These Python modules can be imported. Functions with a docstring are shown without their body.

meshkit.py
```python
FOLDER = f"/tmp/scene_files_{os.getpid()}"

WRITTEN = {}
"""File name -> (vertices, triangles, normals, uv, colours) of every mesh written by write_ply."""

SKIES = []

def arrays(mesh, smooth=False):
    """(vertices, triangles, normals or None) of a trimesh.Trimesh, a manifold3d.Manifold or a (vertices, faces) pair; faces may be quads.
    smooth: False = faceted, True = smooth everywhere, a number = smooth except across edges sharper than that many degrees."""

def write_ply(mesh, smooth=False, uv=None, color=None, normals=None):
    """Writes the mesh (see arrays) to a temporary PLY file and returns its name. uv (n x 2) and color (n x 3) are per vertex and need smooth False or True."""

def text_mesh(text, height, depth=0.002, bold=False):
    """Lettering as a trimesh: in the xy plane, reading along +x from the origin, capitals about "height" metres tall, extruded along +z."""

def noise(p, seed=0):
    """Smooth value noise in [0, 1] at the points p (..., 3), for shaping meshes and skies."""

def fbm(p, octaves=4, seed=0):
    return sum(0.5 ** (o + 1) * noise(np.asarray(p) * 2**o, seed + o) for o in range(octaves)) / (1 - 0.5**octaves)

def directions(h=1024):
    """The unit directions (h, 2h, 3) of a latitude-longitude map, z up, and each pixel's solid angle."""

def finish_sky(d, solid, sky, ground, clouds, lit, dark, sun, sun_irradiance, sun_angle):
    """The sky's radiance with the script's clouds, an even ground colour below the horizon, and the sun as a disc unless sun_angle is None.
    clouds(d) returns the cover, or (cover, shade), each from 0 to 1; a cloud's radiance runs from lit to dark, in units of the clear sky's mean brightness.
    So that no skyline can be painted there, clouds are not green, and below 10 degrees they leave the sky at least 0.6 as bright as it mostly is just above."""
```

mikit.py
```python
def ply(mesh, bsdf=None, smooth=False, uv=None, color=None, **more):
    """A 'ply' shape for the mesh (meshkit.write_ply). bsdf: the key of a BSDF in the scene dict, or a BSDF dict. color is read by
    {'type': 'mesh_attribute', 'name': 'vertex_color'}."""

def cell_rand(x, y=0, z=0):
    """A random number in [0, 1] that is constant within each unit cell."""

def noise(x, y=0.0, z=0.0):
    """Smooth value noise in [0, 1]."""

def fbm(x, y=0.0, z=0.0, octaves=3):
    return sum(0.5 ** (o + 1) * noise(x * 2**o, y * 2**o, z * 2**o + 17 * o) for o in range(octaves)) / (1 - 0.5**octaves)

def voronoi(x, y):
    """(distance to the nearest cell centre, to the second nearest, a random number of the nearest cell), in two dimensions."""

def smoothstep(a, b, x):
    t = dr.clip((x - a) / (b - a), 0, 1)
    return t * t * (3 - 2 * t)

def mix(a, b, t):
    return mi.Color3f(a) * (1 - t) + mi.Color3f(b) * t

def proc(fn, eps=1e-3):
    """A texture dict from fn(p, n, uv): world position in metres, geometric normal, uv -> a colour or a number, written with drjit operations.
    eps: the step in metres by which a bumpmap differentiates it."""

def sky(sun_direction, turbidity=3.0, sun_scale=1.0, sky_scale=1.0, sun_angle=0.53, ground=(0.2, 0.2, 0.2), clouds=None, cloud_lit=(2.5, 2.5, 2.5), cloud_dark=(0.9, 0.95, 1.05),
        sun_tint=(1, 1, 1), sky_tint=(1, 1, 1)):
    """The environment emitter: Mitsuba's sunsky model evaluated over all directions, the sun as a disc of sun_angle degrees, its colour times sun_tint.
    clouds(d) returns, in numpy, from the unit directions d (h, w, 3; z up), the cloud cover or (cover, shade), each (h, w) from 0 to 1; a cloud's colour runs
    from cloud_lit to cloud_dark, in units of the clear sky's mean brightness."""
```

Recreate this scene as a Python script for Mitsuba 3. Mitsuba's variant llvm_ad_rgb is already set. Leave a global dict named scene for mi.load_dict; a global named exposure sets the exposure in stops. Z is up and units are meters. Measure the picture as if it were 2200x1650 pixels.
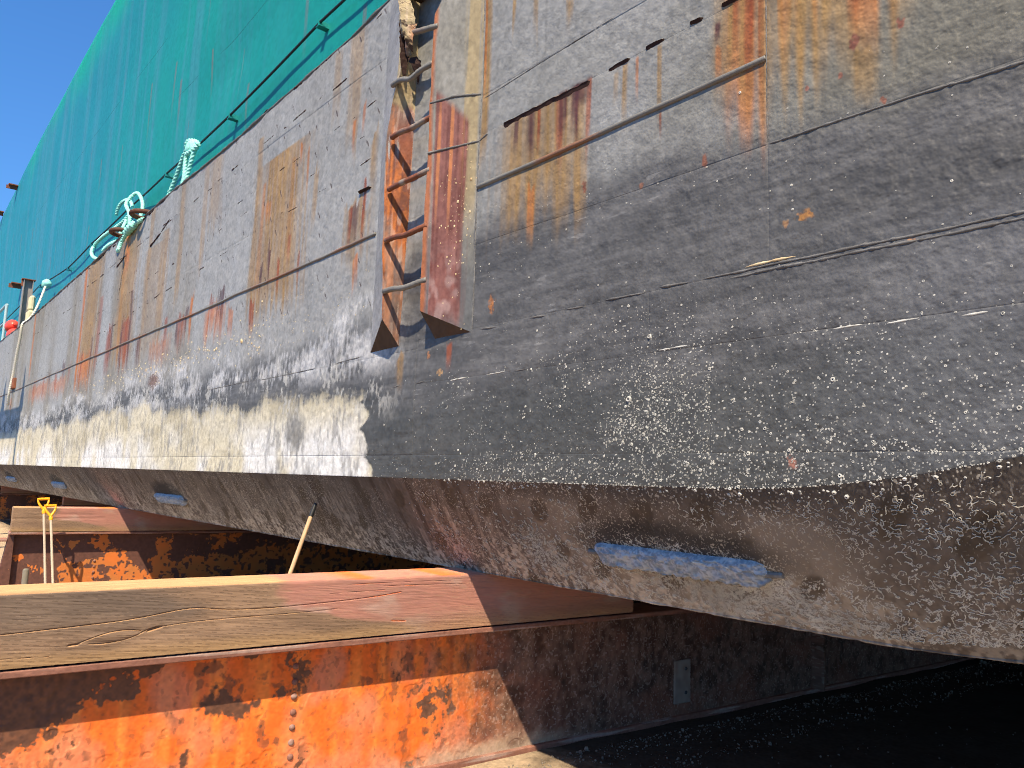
import math, random
import numpy as np, trimesh, drjit as dr, mitsuba as mi, mikit, meshkit
from mikit import smoothstep, mix

T = mi.ScalarTransform4f
# ---------------------------------------------------------------- camera, sky, exposure
# z = 0 is the eye height of the photographer; the dock floor lies at FLOOR
FLOOR = -1.6
FWD = [-0.75873, 0.63911, 0.12596]
CAM_UP = [0.07441, -0.10707, 0.99146]
scene = {
    "camera": {"type": "perspective", "fov": 67.28, "fov_axis": "x", "near_clip": 0.05, "far_clip": 3000.0,
               "to_world": T().look_at(origin=[0, 0, 0], target=FWD, up=CAM_UP)},
    "sky": mikit.sky([0.51, -0.57, 1.0], turbidity=2.2, sky_scale=1.35, sky_tint=(0.6, 1.0, 1.34), sun_scale=1.6, sun_tint=(1.0, 1.0, 0.97), ground=(0.13, 0.115, 0.095)),
}
exposure = 1.75
labels = {}
rng = random.Random(7)
nrg = np.random.default_rng(11)

# ---------------------------------------------------------------- naming helpers
def free(key):
    if key not in scene and key not in labels:
        return key
    k = 1
    while f"{key}_{k:03d}" in scene or f"{key}_{k:03d}" in labels:
        k += 1
    return f"{key}_{k:03d}"

def thing(name, label, cat, group=None):
    key = free(name)
    labels[key] = {"label": label, "category": cat}
    if group:
        labels[key]["group"] = group
    return key

def obj(name, mesh, m, parent=None, smooth=False, label=None, stuff=False):
    key = free(f"{parent}__{name}" if parent else name)
    scene[key] = mikit.ply(mesh, m, smooth=smooth)
    if parent and (label or stuff):
        labels[key] = {}
        if label: labels[key]["label"] = label
        if stuff: labels[key]["kind"] = "stuff"
    return key

def one(name, mesh, m, label, cat, smooth=False, group=None):
    key = free(name)
    scene[key] = mikit.ply(mesh, m, smooth=smooth)
    labels[key] = {"label": label, "category": cat}
    if group: labels[key]["group"] = group
    return key

def struct(name, mesh, m, label, cat, smooth=False, kind="structure"):
    scene[name] = mikit.ply(mesh, m, smooth=smooth)
    labels[name] = {"label": label, "category": cat, "kind": kind}
    return name

# ---------------------------------------------------------------- mesh helpers
def grid(P):
    """P (n, m, 3) -> mesh, faces turned so that rising first axis x rising second axis gives the normal"""
    n, m = P.shape[:2]
    i, j = np.meshgrid(np.arange(n - 1), np.arange(m - 1), indexing="ij")
    a = i * m + j
    q = np.stack([a, a + m, a + m + 1, a + 1], -1).reshape(-1, 4)
    return P.reshape(-1, 3), np.vstack([q[:, [0, 1, 2]], q[:, [0, 2, 3]]])

def join(parts):
    vs, fs, o = [], [], 0
    for p in parts:
        v, f = (p.vertices, p.faces) if hasattr(p, "vertices") else p
        vs.append(np.asarray(v, float)); fs.append(np.asarray(f) + o); o += len(v)
    return np.vstack(vs), np.vstack(fs)

def box(x0, x1, y0, y1, z0, z1, c=0.0):
    if c <= 0:
        b = trimesh.creation.box(extents=[x1 - x0, y1 - y0, z1 - z0])
        b.apply_translation([(x0 + x1) / 2, (y0 + y1) / 2, (z0 + z1) / 2])
        return np.array(b.vertices), np.array(b.faces)
    pts = []
    for i, (a, b_) in enumerate(((x0, x1), (y0, y1), (z0, z1))):
        lo = [[x0 + c, x1 - c], [y0 + c, y1 - c], [z0 + c, z1 - c]]
        lo[i] = [a, b_]
        pts += [[p, q, r] for p in lo[0] for q in lo[1] for r in lo[2]]
    h = trimesh.convex.convex_hull(np.array(pts))
    return np.array(h.vertices), np.array(h.faces)

def tube(points, r, sides=10, caps=True):
    p = np.asarray(points, float)
    t = np.gradient(p, axis=0); t /= np.linalg.norm(t, axis=1, keepdims=True) + 1e-12
    a = np.cross(t, np.where(np.abs(t[:, 2:]) < 0.9, [0, 0, 1.0], [1.0, 0, 0]))
    a /= np.linalg.norm(a, axis=1, keepdims=True) + 1e-12
    b = np.cross(t, a)
    ang = np.arange(sides) * 2 * np.pi / sides
    rr = np.broadcast_to(r, (len(p), sides)) if np.ndim(r) == 2 else np.broadcast_to(np.reshape(r, (-1, 1)) if np.ndim(r) else r, (len(p), sides))
    v = p[:, None] + rr[..., None] * (np.cos(ang)[None, :, None] * a[:, None] + np.sin(ang)[None, :, None] * b[:, None])
    n = len(p)
    i, j = np.meshgrid(np.arange(n - 1), np.arange(sides), indexing="ij")
    q = np.stack([i * sides + j, i * sides + (j + 1) % sides, (i + 1) * sides + (j + 1) % sides, (i + 1) * sides + j], -1).reshape(-1, 4)
    f = [q[:, [0, 1, 2]], q[:, [0, 2, 3]]]
    v = v.reshape(-1, 3)
    if caps:
        v = np.vstack([v, p[:1], p[-1:]])
        k = np.arange(sides)
        f.append(np.stack([np.full(sides, n * sides), (k + 1) % sides, k], 1))
        f.append(np.stack([np.full(sides, n * sides + 1), (n - 1) * sides + k, (n - 1) * sides + (k + 1) % sides], 1))
    return v, np.vstack(f)

def spline(pts, n=60):
    from scipy.interpolate import CubicSpline
    p = np.asarray(pts, float)
    d = np.r_[0, np.cumsum(np.linalg.norm(np.diff(p, axis=0), axis=1) ** 0.6 + 1e-6)]
    return CubicSpline(d, p)(np.linspace(0, d[-1], n))

def rope_mesh(pts, r, lay=None, sides=12):
    c = spline(pts, 400)
    L = np.r_[0, np.cumsum(np.linalg.norm(np.diff(c, axis=0), axis=1))]
    step = r * 0.45
    s = np.linspace(0, L[-1], max(8, int(L[-1] / step)))
    c = np.stack([np.interp(s, L, c[:, k]) for k in range(3)], 1)
    ang = np.arange(sides) * 2 * np.pi / sides
    rr = r * (1 + 0.2 * np.cos(3 * (ang[None] - s[:, None] / (lay or r * 6) * 2 * np.pi / 1.0)))
    return tube(c, rr, sides)

def f3(x, z, s, octs=3, seed=0, y=0.0):
    return meshkit.fbm(np.stack([np.asarray(x) * s, np.zeros_like(np.asarray(x, float)) + y, np.asarray(z) * s], -1), octs, seed)

# ---------------------------------------------------------------- texture helpers (two-dimensional, cheap)
def _h(i, j):
    n = mi.UInt32(mi.Int32(i) + 100000) * 374761393 + mi.UInt32(mi.Int32(j) + 100000) * 668265263
    n = (n ^ (n >> 13)) * 1274126177
    return mi.Float((n ^ (n >> 16)) & 0xFFFFFF) / 16777215.0

def n2(x, y):
    x, y = mi.Float(x), mi.Float(y)
    i, j = dr.floor(x), dr.floor(y)
    u, v = x - i, y - j
    u, v = u * u * (3 - 2 * u), v * v * (3 - 2 * v)
    return dr.lerp(dr.lerp(_h(i, j), _h(i + 1, j), u), dr.lerp(_h(i, j + 1), _h(i + 1, j + 1), u), v)

def fb(x, y, o=3):
    return sum(0.5 ** (k + 1) * n2(x * 2 ** k + 13.7 * k, y * 2 ** k + 7.1 * k) for k in range(o)) / (1 - 0.5 ** o)

def C(*c):
    return mi.Color3f(*c)

def band(x, a, b, s):
    return smoothstep(a - s, a + s, x) * (1 - smoothstep(b - s, b + s, x))

def mat(key, color, rough=0.6, spec=0.4, bump=None, scale=1.0, eps=1e-3, two=True, **more):
    col = mikit.proc(color) if callable(color) else {"type": "rgb", "value": list(color)}
    rg = mikit.proc(rough) if callable(rough) else float(rough)
    b = {"type": "principled", "base_color": col, "roughness": rg, "specular": float(spec), **more}
    if bump is not None:
        b = {"type": "bumpmap", "tex": mikit.proc(bump, eps=eps), "scale": float(scale), "bsdf": b}
    if two:
        b = {"type": "twosided", "bsdf": b}
    scene[key] = b
    return key

OCHRE, RUST, PURPLE, ORANGE = (0.31, 0.19, 0.07), (0.27, 0.068, 0.022), (0.09, 0.035, 0.032), (0.46, 0.15, 0.028)

# stains of the hull: centre x, half width, top z, bottom z, colour, strength
STREAKS = [
    (-12.55, 0.62, 3.1, 1.05, OCHRE, 0.75), (-5.62, 0.05, 2.5, 1.5, ORANGE, 0.6), (-6.2, 0.05, 2.45, 1.3, ORANGE, 0.5), (-10.75, 0.09, 2.9, 1.1, ORANGE, 0.7), (-7.9, 0.05, 1.9, 1.1, ORANGE, 0.7), (-8.7, 0.06, 1.8, 1.05, RUST, 0.6), (-2.08, 0.012, 1.85, 1.55, ORANGE, 0.5), (-13.08, 0.10, 3.1, 0.95, ORANGE, 0.8), (-12.6, 0.55, 1.75, 0.95, ORANGE, 0.75), (-10.55, 0.55, 3.1, 1.1, OCHRE, 0.85),
    (-10.68, 0.13, 3.1, 2.3, ORANGE, 0.7), (-10.4, 0.26, 2.0, 1.05, RUST, 0.95), (-11.25, 0.16, 1.95, 1.05, RUST, 0.85), (-9.75, 0.12, 1.62, 1.0, PURPLE, 0.8),
    (-9.35, 0.5, 2.6, 1.0, OCHRE, 0.35), (-17.5, 0.09, 3.1, 1.5, ORANGE, 0.7), (-16.2, 1.2, 1.55, 1.0, ORANGE, 0.55), (-14.4, 0.8, 1.5, 1.0, ORANGE, 0.5), (-14.1, 0.16, 1.75, 1.2, PURPLE, 0.6), (-15.3, 0.12, 1.7, 1.15, PURPLE, 0.55),
    (-5.85, 0.56, 2.62, 1.05, OCHRE, 0.8), (-6.34, 0.07, 2.9, 1.1, OCHRE, 0.6), (-7.15, 0.32, 1.62, 1.05, ORANGE, 0.6), (-7.05, 0.10, 1.78, 1.15, PURPLE, 0.8), (-8.15, 0.18, 1.66, 1.05, RUST, 0.65), (-8.9, 0.5, 1.5, 1.0, ORANGE, 0.4),
    (-5.98, 0.045, 1.95, 1.38, PURPLE, 0.9), (-6.12, 0.03, 1.8, 1.35, PURPLE, 0.8), (-5.78, 0.03, 1.75, 1.3, RUST, 0.8), (-5.6, 0.03, 1.95, 1.5, RUST, 0.6), (-6.28, 0.06, 1.5, 1.1, RUST, 0.7), (-5.4, 0.03, 1.72, 1.3, RUST, 0.6),
    (-4.53, 0.22, 1.95, 1.2, OCHRE, 0.7), (-4.56, 0.075, 1.88, 1.5, PURPLE, 0.9), (-4.44, 0.03, 2.1, 1.3, RUST, 0.85), (-4.62, 0.03, 1.9, 1.4, RUST, 0.7), (-4.5, 0.04, 1.5, 1.15, ORANGE, 0.7),
    (-4.68, 0.14, 3.2, 2.0, OCHRE, 0.45), (-4.66, 0.03, 2.55, 2.1, ORANGE, 0.6), (-4.52, 0.03, 2.6, 2.2, ORANGE, 0.6), (-4.35, 0.05, 2.4, 1.6, OCHRE, 0.6), (-5.5, 0.035, 2.62, 2.3, ORANGE, 0.65), (-5.36, 0.02, 2.55, 2.1, ORANGE, 0.5),
    (-7.45, 0.22, 3.1, 2.1, OCHRE, 0.4), (-6.1, 0.1, 2.3, 2.0, ORANGE, 0.4),
    (-8.45, 0.10, 3.1, 1.5, OCHRE, 0.5), (-7.75, 0.08, 3.1, 1.7, OCHRE, 0.45), (-9.0, 0.16, 2.7, 1.2, OCHRE, 0.5), (-9.6, 0.10, 3.1, 1.3, OCHRE, 0.45), (-11.9, 0.12, 2.4, 1.1, RUST, 0.5), (-12.2, 0.06, 1.9, 1.1, PURPLE, 0.6), (-12.8, 0.07, 1.8, 1.0, RUST, 0.7),
    (-10.2, 0.07, 2.2, 1.0, PURPLE, 0.55), (-10.6, 0.06, 1.9, 1.0, PURPLE, 0.6), (-11.1, 0.05, 2.1, 1.2, PURPLE, 0.6), (-8.0, 0.06, 1.75, 1.2, PURPLE, 0.75), (-8.3, 0.05, 1.6, 1.15, PURPLE, 0.6), (-7.3, 0.06, 1.7, 1.2, RUST, 0.8), (-6.75, 0.07, 1.5, 1.1, ORANGE, 0.6), (-5.2, 0.05, 2.4, 1.6, OCHRE, 0.5), (-4.95, 0.06, 3.1, 2.4, OCHRE, 0.4),
    (-13.6, 0.10, 1.7, 1.1, RUST, 0.5), (-14.7, 0.12, 1.65, 1.05, RUST, 0.55), (-15.8, 0.12, 1.6, 1.05, RUST, 0.5), (-16.8, 0.15, 1.6, 1.05, RUST, 0.5), (-19.5, 0.14, 1.5, 0.9, ORANGE, 0.4),
    # right of the ladder
    (-3.155, 0.035, 3.3, 1.45, OCHRE, 0.95), (-3.17, 0.014, 2.9, 1.9, ORANGE, 0.6), (-2.93, 0.02, 2.65, 2.25, OCHRE, 0.8), (-2.76, 0.022, 2.6, 2.05, OCHRE, 0.8), (-2.52, 0.02, 2.5, 2.0, OCHRE, 0.6), (-2.5, 0.03, 2.35, 2.15, OCHRE, 0.6),
    (-2.67, 0.36, 1.86, 1.02, OCHRE, 0.95), (-2.88, 0.02, 1.84, 1.65, PURPLE, 0.8), (-2.77, 0.035, 1.86, 1.5, PURPLE, 0.9), (-2.705, 0.016, 1.86, 1.45, RUST, 0.9), (-2.56, 0.03, 1.86, 1.4, RUST, 0.75), (-2.535, 0.035, 1.87, 1.58, PURPLE, 0.95),
    (-2.46, 0.03, 1.87, 1.5, PURPLE, 0.85), (-2.365, 0.02, 1.87, 1.35, RUST, 0.85), (-2.42, 0.05, 1.87, 1.74, PURPLE, 0.8), (-2.6, 0.06, 1.6, 1.25, OCHRE, 0.5), (-2.75, 0.03, 1.5, 1.1, ORANGE, 0.5),
    (-2.15, 0.02, 1.85, 1.35, OCHRE, 0.8), (-2.2, 0.02, 1.83, 1.6, OCHRE, 0.4), (-1.955, 0.016, 1.85, 1.35, OCHRE, 0.75), (-1.95, 0.008, 1.6, 1.4, RUST, 0.6),
    (-1.555, 0.10, 3.3, 1.08, ORANGE, 1.0), (-1.57, 0.14, 3.3, 1.2, OCHRE, 0.7), (-1.52, 0.03, 3.3, 1.3, RUST, 1.0), (-1.475, 0.015, 3.3, 1.25, RUST, 0.8), (-1.585, 0.02, 3.3, 1.3, RUST, 0.7), (-1.4, 0.012, 3.3, 1.35, ORANGE, 0.7), (-1.33, 0.02, 3.3, 1.4, ORANGE, 0.6), (-1.2, 0.014, 3.3, 1.45, ORANGE, 0.6), (-0.9, 0.02, 3.3, 1.5, ORANGE, 0.6), (-1.6, 0.03, 3.3, 1.8, PURPLE, 0.55), (-1.665, 0.018, 1.82, 1.7, PURPLE, 0.8), (-1.66, 0.02, 1.75, 1.45, ORANGE, 0.5),
    (-1.26, 0.22, 3.3, 1.2, OCHRE, 0.9), (-1.27, 0.025, 3.3, 1.5, ORANGE, 0.45), (-1.37, 0.03, 3.3, 1.4, ORANGE, 0.35), (-1.09, 0.05, 3.3, 1.38, ORANGE, 0.7), (-1.115, 0.04, 3.3, 1.5, PURPLE, 1.0), (-1.13, 0.025, 3.3, 1.42, RUST, 0.8), (-0.96, 0.055, 3.3, 1.45, RUST, 0.9), (-0.955, 0.035, 3.3, 1.55, PURPLE, 0.9), (-0.95, 0.07, 3.3, 1.3, OCHRE, 0.55), (-1.1, 0.04, 1.5, 1.25, OCHRE, 0.5),
    (-3.38, 0.03, 0.78, 0.55, RUST, 0.75), (-3.88, 0.05, 0.8, 0.42, OCHRE, 0.7),
]
# rust blotches: x, z, rx, rz, colour
SPOTS = [(-3.03, 0.9, 0.025, 0.055, (0.42, 0.17, 0.05)), (-1.315, 0.945, 0.03, 0.022, (0.45, 0.22, 0.06)), (-1.39, 0.93, 0.014, 0.018, (0.4, 0.24, 0.12)), (-1.37, 0.095, 0.02, 0.026, (0.36, 0.17, 0.13)), (-2.39, 1.35, 0.016, 0.03, (0.2, 0.07, 0.04)),
         (-1.73, 1.27, 0.015, 0.03, (0.25, 0.1, 0.06)), (-3.46, 0.585, 0.03, 0.022, (0.5, 0.33, 0.16)), (-3.58, 0.69, 0.016, 0.024, (0.42, 0.2, 0.09)), (-1.13, 1.5, 0.02, 0.03, (0.2, 0.07, 0.05)), (-1.18, 1.4, 0.012, 0.012, (0.3, 0.13, 0.09)),
         (-1.3, 1.4, 0.01, 0.012, (0.28, 0.13, 0.1)), (-1.04, 1.26, 0.012, 0.02, (0.22, 0.09, 0.06)), (-0.98, 1.5, 0.014, 0.02, (0.24, 0.09, 0.06)), (-9.0, 0.97, 0.22, 0.10, (0.16, 0.1, 0.07)), (-2.05, 1.26, 0.012, 0.014, (0.28, 0.14, 0.09)), (-0.97, 0.78, 0.012, 0.01, (0.42, 0.22, 0.1))]

def hull_color(p, n, uv):
    x, z = p.x, p.z
    big, mid = fb(x * 0.7, z * 1.1, 3), fb(x * 4.1, z * 4.3, 3)
    fine = fb(x * 46, z * 46, 2)
    vert = n2(x * 34, z * 1.3)
    vert2 = n2(x * 9 + 5, z * 0.5)
    bands = n2(x * 1.9 + 3, z * 0.15)
    smear = fb(x * 1.1 + 0.25 * z, z * 15 - x * 1.5, 3)
    left = 1 - smoothstep(-4.2, -3.7, x)
    # upper grey paint
    c = mix((0.25, 0.257, 0.261), (0.185, 0.188, 0.18), 0.55 * mid + 0.75 * (big - 0.25))
    c = mix(c, (0.12, 0.118, 0.108), smoothstep(0.55, 0.8, 0.6 * n2(x * 5.5, z * 0.35) + 0.4 * vert) * 0.3)
    c = mix(c, (0.285, 0.292, 0.298), left * 0.5)
    c = mix(c, (0.16, 0.135, 0.09), left * smoothstep(0.45, 0.8, bands) * 0.6)
    c = mix(c, (0.285, 0.3, 0.315), left * smoothstep(0.6, 0.85, vert2) * 0.35)
    c = mix(c, (0.12, 0.115, 0.092), (1 - left) * smoothstep(-2.2, -1.0, x + 0.5 * (mid - 0.5)) * 0.85)
    # dark boot topping
    zb = dr.lerp(1.34 - 0.09 * smoothstep(-1.9, -1.4, x), 0.93, left) + 0.16 * (mid - 0.5) + 0.03 * (vert - 0.5) + 0.2 * (big - 0.5)
    dark = 1 - smoothstep(zb - 0.12, zb + 0.12, z)
    dk = mix((0.068, 0.0685, 0.07), (0.132, 0.133, 0.136), smoothstep(0.3, 0.78, 0.35 * smear + 0.25 * mid + 0.4 * fb(x * 5 + z * 2, z * 48, 3)) * 0.8)
    dk = mix(dk, (0.048, 0.052, 0.05), smoothstep(0.6, 0.3, z + 0.2 * (mid - 0.5)) * 0.6)
    dk = mix(dk, (0.125, 0.132, 0.15), smoothstep(-1.6, -0.7, x) * band(z, 0.05, 0.85, 0.12) * 0.4)
    # scrubbed lighter patch edge near the right guard
    c = mix(c, dk, dark)
    # whitish salt bloom, left
    zw = 0.95 + 0.5 * (big - 0.5)
    wb = left * band(z, 0.66, zw + 0.12, 0.09) * smoothstep(0.42, 0.66, 0.72 * fb(x * 2.6, z * 5, 4) + 0.28 * fb(x * 40, z * 18, 2) + 0.05 * vert)
    c = mix(c, mix((0.36, 0.385, 0.43), (0.54, 0.54, 0.54), fine), wb * 0.75)
    # cream band, left
    edge = -4.33 + 0.10 * dr.abs(dr.sin(z * 18 + 1.0)) + 0.1 * smoothstep(0.25, 0.05, z)
    zc = 0.53 + 0.14 * smoothstep(-6.5, -9.5, x) + 0.26 * (fb(x * 2.6, z * 1.5, 4) - 0.5) + 0.05 * (vert - 0.5)
    cream = (1 - smoothstep(zc - 0.06, zc + 0.06, z + 0.1 * (fine - 0.5))) * (1 - smoothstep(edge - 0.02, edge + 0.02, x + 0.06 * (fb(x * 22, z * 22, 3) - 0.5)))
    worn = smoothstep(0.52, 0.74, 0.22 * n2(x * 24, z * 4.2) + 0.42 * fb(x * 5.2, z * 4.0, 4) + 0.42 * fb(x * 38, z * 14, 2))
    cc = mix((0.5, 0.455, 0.325), (0.62, 0.62, 0.6), smoothstep(0.35, 0.6, fb(x * 2.2, z * 1.6 + 3, 3)) * smoothstep(0.5, 0.2, z) + 0.25 * fine)
    cc = mix(cc, (0.34, 0.30, 0.2), 0.7 * smoothstep(0.45, 0.75, fb(x * 3.0 + 9, z * 3.5, 3)) * smoothstep(0.15, 0.4, z))
    cc = mix(cc, (0.19, 0.19, 0.19), worn * 0.6)
    cc = mix(cc, (0.15, 0.15, 0.15), 0.75 * smoothstep(1.2, 0.4, dr.sqrt(dr.square((x + 5.27) / 0.17) + dr.square((z - 0.29) / 0.16)) + 1.6 * (fb(x * 9, z * 9, 4) - 0.5)))
    c = mix(c, cc, cream * 0.93)
    c = mix(c, (0.42, 0.42, 0.4), left * band(z, zc - 0.1, zc + 0.3, 0.12) * smoothstep(0.5, 0.68, 0.6 * fb(x * 6, z * 7, 4) + 0.4 * fb(x * 44, z * 30, 2)) * 0.7)
    # rust streaks
    top_ragged = n2(x * 48, 3.7)
    jit = 0.05 * (n2(z * 3.1, x * 0.4) - 0.5)
    for x0, w, zt, zbot, col, s in STREAKS:
        u = dr.abs(x - x0 + jit * min(1.0, w * 6)) / w
        fl = min(0.45 * (zt - zbot), 0.3)
        ze = zbot + fl * vert
        zt = zt - min(0.22, 0.3 * (zt - zbot)) * top_ragged if zt < 3.0 and (zt - zbot) < 1.0 and not (1.8 < zt < 1.9 and x0 > -3) else zt
        m = (1 - smoothstep(0.35, 1.15, u + 0.5 * (vert - 0.5))) * smoothstep(ze - 0.03, ze + fl, z) * (1 - smoothstep(zt - 0.015, zt + 0.01, z))
        c = mix(c, mix(col, tuple(0.62 * q for q in col), mid), m * min(1.0, s * 1.35) * (0.58 + 0.42 * n2(x * 55 + x0, z * 2.2)))
    for x0, z0, rx, rz, col in SPOTS:
        d = dr.sqrt(dr.square((x - x0) / rx) + dr.square((z - z0) / rz)) + 0.9 * (n2(x * 90, z * 90) - 0.5)
        c = mix(c, mix(col, (0.12, 0.05, 0.03), 0.7 * n2(x * 150, z * 150)), (1 - smoothstep(0.45, 1.1, d)) * 0.9)
    # dark pin holes and pale scuffs
    hx, hz = x * 6.4, z * 6.0
    hr = _h(dr.floor(hx), dr.floor(hz) + 37)
    du, dv = hx - dr.floor(hx) - 0.3 - 0.4 * _h(dr.floor(hx), dr.floor(hz)), hz - dr.floor(hz) - 0.3 - 0.4 * _h(dr.floor(hx) + 9, dr.floor(hz))
    c = mix(c, (0.07, 0.05, 0.045), (1 - smoothstep(0.05, 0.1, dr.sqrt(dr.square(du * 1.6 + dv) + dr.square(dv * 0.5)) + 0.1 * (fine - 0.5))) * smoothstep(0.75, 0.78, hr) * smoothstep(0.9, 1.2, z) * left * 0.8)
    c = mix(c, (0.5, 0.5, 0.5), smoothstep(0.8, 0.9, n2(x * 12, z * 80)) * smoothstep(0.6, 0.8, mid) * dark * 0.15)
    return c * (0.64 + 0.44 * fine + 0.3 * fb(x * 17, z * 19, 2))

def hull_bump(p, n, uv):
    x, z = p.x, p.z
    return 0.0055 * fb(x * 26, z * 30, 4) + 0.004 * n2(x * 7, z * 9) * smoothstep(-3.0, -0.9, x) + 0.003 * fb(x * 40, z * 45, 2) * smoothstep(-2.6, -1.0, x) + 0.0012 * n2(x * 120, z * 120)

mat("hull_paint", hull_color, 0.55, 0.35, hull_bump, 1.0, 2e-3, two=True)

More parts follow.
